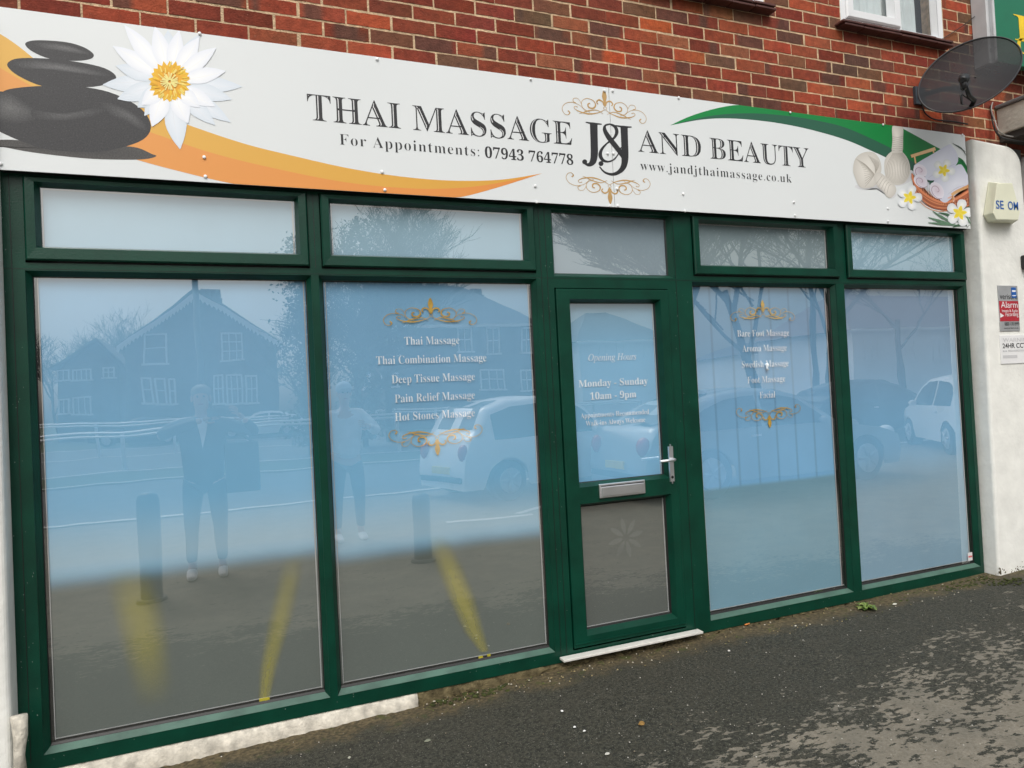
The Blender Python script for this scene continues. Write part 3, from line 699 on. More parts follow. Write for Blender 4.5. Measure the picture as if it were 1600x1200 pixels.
for i, (cx, zb, hw, h, up) in ((1, (.978, 1.865, .242, .125, 1)), (1, (.978, 1.325, .242, .128, 0)), (2, (3.082, 1.870, .248, .118, 1)), (2, (3.085, 1.322, .248, .120, 0))):
    sk.append(flourish(YT, cx, zb, hw, h, up, M['goldfilm'], bigpanes[i]))
# yellow warning strips standing behind the frost, blurred by it, sharp only where the film ends at the bottom
def soft_strip_mat():
    m = bpy.data.materials.new('frosted_yellow'); m.use_nodes = True; nt = m.node_tree; N = nt.nodes.new; L = nt.links.new
    for n in list(nt.nodes): nt.nodes.remove(n)
    out = N('ShaderNodeOutputMaterial'); mix = N('ShaderNodeMixShader'); tr = N('ShaderNodeBsdfTransparent'); df = N('ShaderNodeBsdfDiffuse'); df.inputs[0].default_value = (.50, .46, .11, 1)
    uv = N('ShaderNodeAttribute'); uv.attribute_name = 'Col'
    nz = N('ShaderNodeTexNoise'); nz.inputs['Scale'].default_value = 30; tc = N('ShaderNodeTexCoord'); L(tc.outputs['Object'], nz.inputs['Vector'])
    mu = N('ShaderNodeMath'); mu.operation = 'MULTIPLY'; sp = N('ShaderNodeSeparateColor'); L(uv.outputs['Color'], sp.inputs[0]); L(sp.outputs[0], mu.inputs[0])
    mr = N('ShaderNodeMapRange'); L(nz.outputs[0], mr.inputs[0]); mr.inputs[3].default_value = .85; mr.inputs[4].default_value = 1.1; L(mr.outputs[0], mu.inputs[1])
    L(mu.outputs[0], mix.inputs[0]); L(tr.outputs[0], mix.inputs[1]); L(df.outputs[0], mix.inputs[2]); L(mix.outputs[0], out.inputs[0]); return m
M['softyellow'] = soft_strip_mat()
def soft_strip(rows, parent, yy=-.003):
    """rows: (x, z, half width, strength) from bottom to top"""
    bm = bmesh.new(); c = bm.loops.layers.float_color.new('Col'); n = 24; g_ = []
    R2 = []
    for (x, z, w, s), (x2, z2, w2, s2) in zip(rows, rows[1:]):
        for k in range(9): t = k/9; R2.append((x+(x2-x)*t, z+(z2-z)*t, w+(w2-w)*t, s+(s2-s)*t))
    R2.append(rows[-1])
    for x, z, w, s in R2: g_.append([(bm.verts.new((x+w*(2*i/n-1), yy, z)), .72*s*math.cos((2*i/n-1)*math.pi/2)**1.3 if 0 < i < n else 0) for i in range(n+1)])
    for A, B in zip(g_, g_[1:]):
        for i in range(n):
            q = (A[i], A[i+1], B[i+1], B[i]); f = bm.faces.new([v[0] for v in q])
            for l, v in zip(f.loops, q): l[c] = (v[1], v[1], v[1], 1)
    o = obj('warning_strip', bm, M['softyellow'], parent); o['label'] = 'yellow strip blurred behind the frosted lower glass'; sk.append(o)
def Sx(px, py): p = at(px, py, 0); return p.x, p.z
def rows_px(L_): return [(*Sx(px, py), w, s) for px, py, w, s in L_]
soft_strip(rows_px([(240, 1105, .07, .0), (238, 1070, .09, .25), (228, 1010, .10, .62), (215, 950, .105, .62), (205, 915, .10, .35), (198, 885, .09, .0)]), bigpanes[0])
soft_strip(rows_px([(413, 1090, .03, .75), (420, 1040, .045, .7), (437, 970, .06, .6), (452, 905, .06, .4), (460, 865, .06, .0)]), bigpanes[0])
soft_strip(rows_px([(757, 1018, .03, .6), (740, 985, .06, .75), (722, 935, .075, .85), (704, 890, .075, .7), (690, 858, .07, .35), (682, 835, .06, .0)]), bigpanes[1])
bm = bmesh.new()
for px, py, w in ((413, 1092, .022),):
    x, z = Sx(px, py); box(bm, x-w, x+w, -.009, -.0065, ZB+.002, ZB+.016)
sk.append(obj('tape_end', bm, M['yellow'], bigpanes[0]))
bm = bmesh.new(); x, z = Sx(757, 1023)
box(bm, x-.035, x-.012, -.009, -.0065, ZB+.002, ZB+.014); sk.append(obj('tape_end', bm, M['yellow'], bigpanes[1])); bm = bmesh.new(); box(bm, x+.012, x+.03, -.009, -.0065, ZB+.004, ZB+.016)
sk.append(obj('tape_end', bm, M['yellow'], bigpanes[1]))
# small sticker in the corner of the last pane
x, z = Sx(1513, 869); bm = bmesh.new(); box(bm, x-.022, x+.022, -.0125-.0015, -.0125, z-.028, z+.028); st = obj('sticker', bm, mat('sticker_white', (.75, .74, .74), .4), bigpanes[3])
bm = bmesh.new(); box(bm, x-.018, x+.018, -.0150, -.0142, z-.006, z+.006); st2 = obj('sticker_stripe', bm, mat('sticker_red', (.7, .16, .16), .4), bigpanes[3]); sk += [st, st2]
# little white bracket sticker in pane four
x, z = Sx(1196, 574); bm = bmesh.new(); tube(bm, [(x-.004, -.014, z+.022), (x+.004, -.014, z+.010), (x-.002, -.014, z-.002), (x+.003, -.014, z-.018)], [.010, .012, .006, .010], 6); sk.append(obj('white_mark', bm, M['vinyl'], bigpanes[2]))
inv = Matrix.Translation(sf.location).inverted()
for o_ in sk:
    if o_.parent == sf: o_.matrix_parent_inverse = inv

# threshold, plinth
bm = bmesh.new(); box(bm, 1.565, 2.436, -.112, -.06, .090, .103); bevel(bm, .002, 1)
tag(obj('door_threshold', bm, M['alu']), 'thin white metal threshold strip below the green door', 'threshold')
def rough_bar(name, x0, x1, yf, zt, zbf, m, seed, n=70, jag=.004):
    r = random.Random(seed); bm = bmesh.new(); rows = []
    for i in range(n+1):
        x = x0+(x1-x0)*i/n; zb = zbf(x)
        j = lambda s=1: r.uniform(-jag, jag)*s
        rows.append([bm.verts.new(p) for p in ((x, -.02, zt), (x, yf+.006+j(), zt+j(.4)), (x, yf-.004+j(), zt-.012+j()), (x, yf-.012+j(2), (zt+zb)/2+j()), (x, yf-.016+j(2.5), zb+j(1.5)), (x, yf-.018+j(2.5), zb-.03))])
    for A, B in zip(rows, rows[1:]):
        for k in range(5): bm.faces.new((A[k], A[k+1], B[k+1], B[k]))
    bm.faces.new(rows[0]); bm.faces.new(rows[-1][::-1]); bmesh.ops.recalc_face_normals(bm, faces=bm.faces)
    return obj(name, bm, m, smooth=True)
tag(rough_bar('painted_plinth', -.80, .805, -.050, .0665, lambda x: gz(x, -.1)+.006, M['plinth'], 3), 'rough white painted plinth under the left half of the green frame', 'plinth')
M['dirt'] = mat('gritty_mortar', (.105, .085, .045), .95, var=.55, vscale=26, bump=1, bscale=90, spec=.15)
tag(rough_bar('mortar_fillet', .806, 5.0, -.048, .0672, lambda x: gz(x, -.1)-.006, M['dirt'], 5, 160, .007), 'crumbling brown mortar fillet under the right part of the green frame', 'mortar fillet')

# ================================================================== PILLARS
def pillar(name, label, outline, y0, y1, x_reveal, m):
    bm = bmesh.new(); f = [bm.verts.new((x, y0, z)) for x, z in outline]; bk = [bm.verts.new((x+(x_reveal if x < outline[1][0]+.0 and False else 0), y1, z)) for x, z in outline]
    bm.faces.new(f); bm.faces.new(bk[::-1]); n = len(f)
    for i in range(n): bm.faces.new((f[i], bk[i], bk[(i+1) % n], f[(i+1) % n]))
    bmesh.ops.recalc_face_normals(bm, faces=bm.faces)
    bmesh.ops.bevel(bm, geom=[e for e in bm.edges if abs(e.verts[0].co.y-y0) < 1e-5 and abs(e.verts[1].co.y-y0) < 1e-5], offset=.022, segments=4, profile=.5, affect='EDGES')
    return tag(obj(name, bm, m, smooth=False), label, 'pillar')
arc = [(5.22+.16*math.cos(t), 2.94+.14*math.sin(t)) for t in [math.pi/2*k/8 for k in range(9)]]
pillar('rendered_pillar', 'cream painted rendered pillar on the right carrying the alarm box and two notices', [(4.862, .0), (5.42, .0), (5.40, 2.2)]+arc+[(4.885, 3.098), (4.895, 2.4), (4.872, .6)][0:3], -.150, .05, 0, M['render'])
pillar('rendered_pillar', 'narrow strip of white painted pillar at the left edge of the shopfront', [(-1.4, -.06), (-.812, -.06), (-.800, 3.1), (-1.4, 3.1)], -.150, .05, 0, M['render'])
# lump of old plaster at the left foot
bm = bmesh.new(); r = random.Random(8)
pts = [Vector(at(px, py, -.16)) for px, py in ((30, 1118), (32, 1150), (30, 1180), (32, 1212))]
tube(bm, pts, [.026, .022, .020, .026], 9); 
for v in bm.verts: v.co += Vector((r.uniform(-.004, .004), r.uniform(-.004, .004), r.uniform(-.004, .004)))
tag(obj('plaster_lump', bm, M['plinth'], smooth=True), 'knobbly lump of white painted plaster at the bottom left corner', 'plaster')

# ================================================================== THE SHOP SIGN
YS = -.100
SX0, SX1, SZ0, SZ1 = -.80, 4.867, 2.478, 3.138
sign = thing('shop_sign', 'long white shop sign with black serif lettering, lotus and stones, towels and green swoosh', 'shop sign', (2.03, YS, 2.478))
kk = []
XSEAM = at(956, 230, YS).x
for a, b in ((SX0, XSEAM-.0012), (XSEAM+.0012, SX1)):
    bm = boxm(a, b, YS, YS+.004, SZ0, SZ1); bevel(bm, .0008, 1); kk.append(obj('sign_panel', bm, M['signwhite'], sign))
kk.append(obj('sign_tray', boxm(SX0+.01, SX1-.004, YS+.0045, YB+.004, SZ0+.004, SZ1-.006), M['signback'], sign))
kk.append(obj('sign_shade_strip', boxm(-.80, 4.858, YF-.0, .03, 2.488, 2.60), M['signback'], sign))  # solid black strip that paints in the shade under the sign
def C(r, g, b, k=.92): return srgb(r, g, b, k)
def sp(px, py): p = at(px, py, YS); return (p.x, p.z)
def crop(x0, y0, k): return lambda u, v: sp(x0+u/k, y0+v/k)
CL = (SX0, SX1, SZ0+.0005, SZ1-.0005)
def art(xf=None, k0=0):
    a = Art(YS-.0003, .00003, xf=xf or sp, clip=CL); a.k = k0; return a
# ---- orange swoosh
yel, yel2, ora, ora2 = C(236, 186, 92), C(228, 170, 70), C(238, 166, 92), C(234, 150, 74)
a = art()
top = spline([(-40, 34), (0, 53), (30, 73), (70, 104), (130, 137), (200, 160), (285, 192), (380, 224), (460, 244), (540, 262), (620, 275), (700, 282), (780, 281), (847, 271)], 1)[0]
mid_ = spline([(-40, 84), (0, 106), (60, 140), (130, 172), (236, 207), (328, 238), (420, 261), (535, 284), (635, 294), (710, 294), (772, 287), (847, 271)], 1)[0]
low = spline([(-40, 125), (0, 143), (60, 185), (130, 222), (215, 250), (290, 270), (354, 285), (440, 300), (560, 320), (697, 311), (760, 298), (847, 271)], 1)[0]
def band(a, A, B, ca, cb, n=60):
    a.k += 1
    def samp(L_, t):
        t = t*(len(L_)-1); i = min(int(t), len(L_)-2); f = t-i; return (L_[i][0]*(1-f)+L_[i+1][0]*f, L_[i][1]*(1-f)+L_[i+1][1]*f)
    # resample both by x
    def atx(L_, x):
        for p, q in zip(L_, L_[1:]):
            if p[0] <= x <= q[0]: t = (x-p[0])/((q[0]-p[0]) or 1); return (x, p[1]*(1-t)+q[1]*t)
        return L_[-1] if x > L_[-1][0] else L_[0]
    x0 = max(A[0][0], B[0][0]); x1 = min(A[-1][0], B[-1][0])
    for i in range(n):
        xa, xb = x0+(x1-x0)*i/n, x0+(x1-x0)*(i+1)/n
        t = i/n; c1 = tuple(p*(1-t)+q*t for p, q in zip(ca, cb))
        P_ = [a.P(atx(A, xa)), a.P(atx(B, xa)), a.P(atx(B, xb)), a.P(atx(A, xb))]
        if max(p.z for p in P_)-min(p.z for p in P_) < 1e-5: continue
        a.face(P_, [c1]*4)
band(a, top, mid_, yel, yel2, 90); band(a, mid_, low, ora, ora2, 90)
kk.append(a.done('orange_swoosh', M['print'], sign))
# ---- green swoosh
a = art()
gt = spline([(1047, 196), (1080, 181), (1125, 168), (1170, 163), (1230, 168), (1300, 175), (1345, 182), (1388, 190), (1420, 206), (1460, 228), (1496, 247), (1520, 266)], 1)[0]
gm = spline([(1047, 196), (1110, 181), (1170, 177), (1230, 181), (1280, 189), (1320, 199), (1360, 216), (1400, 236), (1440, 262), (1480, 292), (1520, 330)], 1)[0]
gl_ = spline([(1047, 196), (1095, 187), (1140, 185), (1200, 190), (1260, 201), (1320, 218), (1360, 235), (1384, 246), (1420, 266), (1460, 294), (1500, 326), (1520, 345)], 1)[0]
band(a, gt, gm, C(24, 142, 70), C(14, 124, 58), 70); band(a, gm, gl_, C(48, 104, 80), C(44, 92, 72), 70)
kk.append(a.done('green_swoosh', M['print'], sign))
# ---- stones
X1 = crop(0, 0, 3.8095)
a = art(X1, 4)
dk = C(58, 58, 60)
a.blob(close_spline([(-60, 830), (0, 832), (110, 835), (300, 870), (560, 895), (720, 872), (820, 880), (900, 915), (930, 930), (860, 948), (700, 950), (500, 942), (200, 908), (0, 872), (-60, 870)], 4), C(62, 62, 64), C(84, 82, 80))
stones = [([(-110, 700), (-60, 600), (0, 556), (60, 530), (200, 514), (330, 512), (480, 516), (650, 548), (800, 618), (875, 688), (898, 765), (850, 832), (720, 880), (560, 905), (300, 892), (130, 842), (0, 785), (-80, 750)], (200, 740)),
          ([(45, 395), (62, 362), (130, 346), (300, 350), (480, 372), (620, 405), (688, 450), (670, 488), (560, 516), (400, 520), (250, 512), (110, 452)], (330, 470)),
          ([(150, 265), (180, 244), (260, 240), (400, 252), (500, 282), (556, 322), (540, 350), (450, 362), (300, 350), (195, 308)], (350, 320))]
for o_, c in stones: a.blob(close_spline(o_, 4), dk, C(60, 60, 62), c)
# light caught on their upper faces, part of the print
e_ = C(62, 62, 64)
for pts, c0, cc in (([(-90, 560), (-20, 545), (60, 552), (120, 590), (190, 640), (240, 680), (200, 715), (110, 735), (0, 725), (-90, 690)], C(108, 108, 108), (60, 640)),
                    ([(190, 655), (300, 668), (420, 668), (560, 645), (640, 655), (560, 690), (420, 715), (300, 718), (200, 700)], C(92, 92, 93), (390, 688)),
                    ([(600, 610), (700, 625), (790, 670), (860, 730), (880, 780), (830, 770), (740, 720), (650, 680)], C(98, 98, 99), (770, 690)),
                    ([(80, 375), (160, 358), (300, 366), (460, 392), (600, 425), (660, 455), (560, 450), (420, 432), (260, 412), (120, 405)], C(112, 112, 113), (370, 405)),
                    ([(200, 256), (290, 254), (400, 268), (490, 298), (535, 325), (440, 318), (330, 300), (240, 284)], C(108, 108, 109), (400, 288))):
    a.blob(close_spline(pts, 4), c0, e_, cc)
kk.append(a.done('stone_stack', M['stoneprint'], sign))
# ---- lotus
a = art(X1, 40)
cx, cy = 1010, 488
def petal(tx, ty, w, c0, c1, rel=.6, base_=.12):
    dx, dy = tx-cx, ty-cy; L_ = math.hypot(dx, dy); ux, uy = dx/L_, dy/L_; nx, ny = -uy, ux
    def q(t, s): return (cx+ux*L_*t+nx*s*w/2, cy+uy*L_*t+ny*s*w/2)
    pts = [q(base_, .3), q(.35, .72), q(rel, 1), q(.82, .62), q(.95, .2), q(1, 0), q(.95, -.2), q(.82, -.62), q(rel, -1), q(.35, -.72), q(base_, -.3)]
    pts = close_spline(pts, 3); a.blob(pts, c0, c1, q(rel*.8, .15))
    a.stroke([q(.3, .1), q(.6, .15), q(.9, .05)], [2, 5, 1], tuple(x*.93 for x in c0[:3])+(1,))
r = random.Random(3)
W0, W1, W2, W3 = C(236, 241, 248, 1), C(218, 227, 236, 1), C(254, 255, 255, 1), C(236, 240, 248, 1)
outer = [(612, 505, 100), (700, 590, 110), (1440, 517, 95), (1378, 592, 100), (1372, 728, 95), (820, 640, 110), (1280, 745, 100), (860, 690, 90), (1000, 182, 110), (1190, 205, 95), (690, 392, 95), (1072, 888, 130)]
for x, y, w in outer: petal(x, y, w, W0, W1)
inner = [(672, 275, 95), (742, 152, 100), (922, 160, 105), (1066, 183, 100), (1185, 225, 105), (1287, 286, 95), (1342, 425, 95), (1280, 635, 90), (905, 755, 115), (845, 625, 100), (1120, 735, 110), (1190, 640, 90)]
for x, y, w in inner: petal(x, y, w, W2, W3)
pts = []
for i in range(44):
    t = 2*math.pi*i/44; rr = (128 if i % 2 else 104)+r.uniform(-8, 8); pts.append((cx+rr*math.cos(t), cy+rr*.95*math.sin(t)))
a.blob(pts, C(240, 150, 44), C(246, 196, 48), (cx, cy+10))
for i in range(70):
    t = r.uniform(0, 6.283); r0 = r.uniform(50, 90); a.stroke([(cx+r0*math.cos(t), cy+r0*math.sin(t)), (cx+(r0+32)*math.cos(t+.1), cy+(r0+32)*math.sin(t+.1))], [9, 6], r.choice([C(250, 208, 60), C(244, 184, 40), C(252, 226, 120)]), smooth=False)
for i in range(26):
    t = 2*math.pi*i/26+r.uniform(-.1, .1); a.stroke([(cx+8*math.cos(t), cy+8*math.sin(t)), (cx+(50+r.uniform(-8, 10))*math.cos(t), cy+(48+r.uniform(-6, 14))*math.sin(t))], [5, 8], C(252, 238, 150), smooth=False)
kk.append(a.done('lotus_flower', M['print'], sign))
# ---- herbal compresses, towels, basket and flowers
X4 = crop(1280, 150, 5.0)
a = art(X4, 4)
wh, wl, wd = C(232, 228, 220, 1), C(200, 196, 188, 1), C(168, 162, 152, 1)
a.blob(close_spline([(520, 690), (620, 705), (720, 660), (740, 600), (700, 580), (600, 640)], 3), C(188, 188, 190, 1), C(214, 215, 217, 1))
a.blob(close_spline([(280, 700), (340, 735), (450, 722), (560, 800), (600, 760), (480, 660)], 3), C(186, 186, 188, 1), C(214, 215, 217, 1))
a.blob(close_spline([(568, 250), (585, 230), (612, 222), (640, 230), (657, 250), (655, 330), (650, 440), (612, 452), (568, 440), (572, 340)], 3), wh, wl)
for y in range(318, 440, 15): a.stroke([(572, y), (612, y+5), (652, y)], 3.5, wd)
a.blob(close_spline([(508, 520), (530, 465), (572, 430), (612, 426), (652, 440), (692, 492), (710, 560), (704, 620), (676, 668), (640, 690), (590, 695), (545, 672), (514, 620)], 3), wh, wl)
for i in range(15):
    t = -1+2*i/14; a.stroke([(612+t*36, 445), (612+t*80, 530), (608+t*86, 610), (605+t*50, 682)], [3, 3.5, 3, 1.5], wd)
a.blob(close_spline([(306, 462), (360, 438), (420, 440), (462, 480), (484, 545), (478, 610), (440, 695), (400, 715), (350, 723), (310, 703), (282, 645), (264, 585), (272, 510)], 3), wh, wl)
for i in range(15):
    t = i/14; ex, ey = 270+t*70+20*math.sin(t*3), 490+t*220-30*math.sin(t*3.1)
    a.stroke([(432, 612), ((432+ex)/2+10, (612+ey)/2-14*(1-t)), (ex+14, ey)], [2, 4, 2], wd)
for i in range(6): a.stroke([(436, 606), (430+i*7, 540), (380+i*14, 462+i*8)], [2, 3.5, 1.5], wd)
a.blob(close_spline([(425, 640), (440, 600), (485, 606), (545, 655), (592, 705), (598, 750), (560, 796), (525, 785), (498, 745), (452, 705)], 3), wh, wl)
for i in range(5): a.stroke([(440+i*22, 690+i*18), (470+i*18, 650+i*14), (490+i*18, 622+i*17)], 3, wd)
kk.append(a.done('herbal_compresses', M['print'], sign))
a = art(X4, 50)
tan, tand = C(236, 190, 136, 1), C(206, 146, 92, 1)
for L_ in ([(1040, 370), (1090, 400), (1140, 436)], [(1062, 380), (1110, 410), (1150, 470)]): a.stroke(L_, [2, 8, 3], C(70, 86, 78))
a.stroke([(1085, 482), (1120, 510), (1160, 575)], [6, 16, 10], C(24, 110, 58))
a.stroke([(742, 470), (752, 528)], 12, tan, smooth=False); a.stroke([(888, 420), (893, 445)], 12, tan, smooth=False)
a.stroke([(716, 472), (906, 412)], [24, 26], tan, smooth=False, col2=C(244, 206, 156, 1))
bask = [(722, 600), (726, 660), (742, 722), (790, 800), (850, 855), (920, 885), (1000, 900), (1060, 895), (1166, 862), (1200, 850), (1200, 700), (1150, 735), (1040, 800), (960, 812), (860, 770), (780, 700)]
a.blob(close_spline(bask, 3), C(196, 116, 78, 1), C(170, 92, 62, 1), (900, 820))
r = random.Random(2)
for k in range(6):
    L_ = [(728+k*3, 648+k*16), (770, 724+k*16), (840, 786+k*17), (930, 830+k*14), (1040, 840+k*10), (1165, 790+k*13)]
    a.stroke(L_, 4.5, C(228, 156, 110, 1) if k % 2 else C(140, 78, 56, 1))
for i in range(46):
    t = i/45; x = 735+t*425; yb = 640+ (1-(1-t)**2)*185-max(0, t-.7)*160
    a.stroke([(x, yb+14), (x+8, yb+66)], 3.0, C(130, 72, 54, 1) if i % 2 else C(226, 158, 116, 1), smooth=False)
a.stroke([(722, 612), (735, 668), (790, 742), (870, 800), (960, 832), (1040, 818), (1165, 745)], [12, 14, 16, 16, 16, 16, 18], C(226, 140, 96, 1))
tw, tl, tdk = C(236, 238, 248, 1), C(214, 216, 232, 1), C(196, 196, 214, 1)
a.blob(close_spline([(735, 560), (770, 520), (880, 455), (1008, 380), (1040, 398), (1068, 440), (1082, 490), (1072, 530), (1010, 600), (900, 660), (800, 640)], 3), tw, tl)
a.blob(close_spline([(880, 690), (960, 610), (1085, 535), (1125, 560), (1150, 605), (1200, 640), (1200, 700), (1100, 745), (1030, 800), (980, 835), (930, 800)], 3), tw, tl)
a.stroke([(850, 640), (930, 590), (1060, 530)], [2, 5, 2], tdk); a.stroke([(1000, 770), (1070, 720), (1160, 690)], [2, 5, 2], tdk)
def roll(c, rx, ry, rot, n=3):
    pts = [(c[0]+rx*math.cos(t)*math.cos(rot)-ry*math.sin(t)*math.sin(rot), c[1]+rx*math.cos(t)*math.sin(rot)+ry*math.sin(t)*math.cos(rot)) for t in [2*math.pi*i/20 for i in range(20)]]
    a.blob(pts, C(226, 210, 222, 1), C(240, 236, 246, 1))
    sp_ = [(c[0]+rx*(1-.08*i)*math.cos(i*.6)*math.cos(rot)-ry*(1-.08*i)*math.sin(i*.6)*math.sin(rot), c[1]+rx*(1-.08*i)*math.cos(i*.6)*math.sin(rot)+ry*(1-.08*i)*math.sin(i*.6)*math.cos(rot)) for i in range(12)]
    a.stroke(sp_, 5, C(186, 158, 176, 1))
roll((785, 588), 58, 50, .8); roll((790, 668), 62, 44, .7); roll((915, 740), 72, 50, 1.0)
a.stroke([(838, 700), (850, 680), (846, 735)], [6, 12, 5], tw); a.stroke([(1000, 800), (1040, 790), (1046, 830)], [8, 20, 8], C(236, 190, 170, 1))
a.stroke([(1030, 775), (1090, 738), (1200, 690)], [26, 24, 24], tan, smooth=True, col2=tand)
a.stroke([(1036, 780), (1042, 815)], 12, tand, smooth=False)
kk.append(a.done('towel_basket', M['print'], sign))
a = art(X4, 120)
gr1, gr2 = C(96, 130, 104, 1), C(62, 98, 72, 1)
for L_ in ([(1060, 1000), (960, 950), (882, 900)], [(1040, 1000), (930, 975), (848, 948)], [(1080, 1012), (950, 1000), (846, 990)], [(1080, 985), (1000, 930), (930, 912)], [(1180, 1000), (1150, 940), (1180, 900)], [(1170, 1012), (1090, 1010), (1040, 1026)]): a.stroke(L_, [5, 20, 3], r.choice([gr1, gr2]))
def frang(c, R, rot, sq=1.0):
    for k in range(5):
        t = rot+k*2*math.pi/5; ux, uy = math.cos(t), math.sin(t); nx, ny = -uy, ux
        q = lambda s, w: (c[0]+R*(ux*s+nx*w), c[1]+R*sq*(uy*s+ny*w))
        a.blob(close_spline([q(.0, .0), q(.3, .24), q(.68, .40), q(.95, .26), q(1.0, .0), q(.9, -.22), q(.6, -.30), q(.25, -.16)], 3), C(252, 252, 248, 1), C(222, 226, 230, 1), q(.62, .06))
    for k in range(5):
        t = rot+k*2*math.pi/5; ux, uy = math.cos(t), math.sin(t); nx, ny = -uy, ux
        q = lambda s, w: (c[0]+R*(ux*s+nx*w), c[1]+R*sq*(uy*s+ny*w))
        a.blob(close_spline([q(-.05, .0), q(.15, .16), (q(.36, .14)), q(.54, .02), q(.36, -.12), q(.15, -.12)], 2), C(238, 208, 36, 1), C(244, 226, 90, 1))
frang((968, 582), 92, -1.2); frang((700, 795), 100, -1.35); frang((1092, 915), 108, -1.4)
kk.append(a.done('frangipani_flowers', M['print'], sign))
# ---- rivets
RV = [(312, 53), (319, 246), (321, 276), (1, 256), (597, 269), (601, 297), (589, 93), (829, 124), (836, 291), (838, 316), (944, 142), (957, 142), (1060, 153), (1234, 176), (1067, 303), (1070, 330), (1240, 316), (1242, 337),
      (949, 240), (958, 240), (964, 295), (953, 322), (965, 322), (1379, 195), (1503, 211), (1387, 326), (1387, 346), (1511, 353)]
for px, py in RV:
    x, z = sp(px, py); bm = bmesh.new(); ball(bm, (x, YS-.0045, z), .0078, 12, 8, (1, .55, 1)); kk.append(obj('rivet', bm, M['rivet'], sign, smooth=True))
# ---- lettering
def inline(bm_src, s, x0, x1, zb, cap, y, mode='b', off=0):
    """white line down the left of every thick stem"""
    t = text_bm(s, mode, off); mn = min(v.co.x for v in t.verts); mx = max(v.co.x for v in t.verts); kx = (x1-x0)/(mx-mn); kz = cap/.68
    top = .672; N_ = 46; rows = []
    edges = [(e.verts[0].co.xy, e.verts[1].co.xy) for e in t.edges if len(e.link_faces) == 1]
    for i in range(N_+1):
        z = .022+(top-.044)*i/N_+.0003; xs = sorted(a_.x+(b_.x-a_.x)*(z-a_.y)/(b_.y-a_.y) for a_, b_ in edges if (a_.y-z)*(b_.y-z) < 0)
        iv = [(xs[k], xs[k+1]) for k in range(0, len(xs)-1, 2)]
        rows.append((z, [q for q in iv if .082 < q[1]-q[0] < .235]))
    for (za, A), (zc, B) in zip(rows, rows[1:]):
        for p in A:
            for q in B:
                if abs(p[0]-q[0]) < .035 and abs((p[1]-p[0])-(q[1]-q[0])) < .04:
                    f = []
                    for (l, r_), z in ((p, za), (q, zc)):
                        w = min(r_-l, .16); f.append((l+.26*w, l+.42*w, z))
                    g_ = bm_src.faces.new([bm_src.verts.new((x0+(u-mn)*kx, y, zb+v*kz)) for u, v in ((f[0][0], f[0][2]), (f[0][1], f[0][2]), (f[1][1], f[1][2]), (f[1][0], f[1][2]))])
    t.free()
TY = YS-.0006
for s, x0, x1 in (('THAI MASSAGE', .410, 1.778), ('AND', 2.188, 2.614), ('BEAUTY', 2.678, 3.428)):
    bm = bmesh.new(); add_text(bm, s, x0, x1, 2.798, .124, TY, 'b', -.006)
    for f in bm.faces: f.material_index = 0
    nf = len(bm.faces); inline(bm, s, x0, x1, 2.798, .124, TY-.0003, 'b', -.006); bm.faces.ensure_lookup_table()
    for f in bm.faces[nf:]: f.material_index = 1
    kk.append(obj('title_lettering', bm, None, sign, mats=[M['ink'], M['inkwhite']]))
for s, x0, x1, md, off, zb, cap, sp_ in (('For Appointments:', .550, 1.245, 'b', -.013, 2.695, .052, 1.12), ('07943 764778', 1.276, 1.778, 'b', 0, 2.692, .055, 1), ('www.jandjthaimassage.co.uk', 2.196, 3.278, 'b', -.013, 2.696, .052, 1.12)):
    bm = bmesh.new(); add_text(bm, s, x0, x1, zb, cap, TY, md, off, sp_); kk.append(obj('lettering', bm, M['ink'], sign))
# monogram
X3 = crop(840, 120, 10/3)
a = Art(TY, .00003, xf=X3); ik = (.018, .018, .02, 1)
a.stroke([(292, 243), (294, 330), (295, 400), (288, 440), (268, 458), (244, 452)], [40, 38, 38, 34, 20, 6], ik); a.disc((245, 443), 13, ik)
a.stroke([(250, 237), (292, 244), (334, 247)], [5, 12, 5], ik)
a.stroke([(450, 258), (453, 340), (455, 420), (447, 468), (420, 498), (385, 508), (348, 496), (322, 468)], [38, 36, 36, 30, 20, 14, 9, 6], ik); a.disc((330, 452), 13, ik)
a.stroke([(404, 254), (448, 261), (490, 262)], [5, 12, 5], ik)
a.stroke([(456, 428), (436, 400), (405, 360), (372, 318), (350, 280), (352, 254), (378, 246)], [26, 26, 26, 26, 20, 10, 7], ik)
a.stroke([(378, 246), (404, 262), (412, 290), (396, 320), (360, 348), (334, 378), (326, 408), (340, 434), (368, 442), (398, 430), (420, 402), (436, 366)], [7, 16, 18, 12, 8, 14, 20, 16, 9, 7, 6, 6], ik)
M['inkattr'] = M['print']
kk.append(a.done('monogram', M['ink'], sign))
cxo = (1.735+2.253)/2
kk.append(flourish(TY, cxo-.004, 2.975, .262, .150, 1, M['gold'], sign)); kk.append(flourish(TY, cxo-.002, 2.635, .262, .142, 0, M['gold'], sign))
inv = Matrix.Translation(sign.location).inverted()
for o_ in kk:
    if o_.parent == sign: o_.matrix_parent_inverse = inv

# ================================================================== THINGS ON THE RIGHT
YP = -.150
def P3(px, py, y): p = at(px, py, y); return (p.x, p.z)
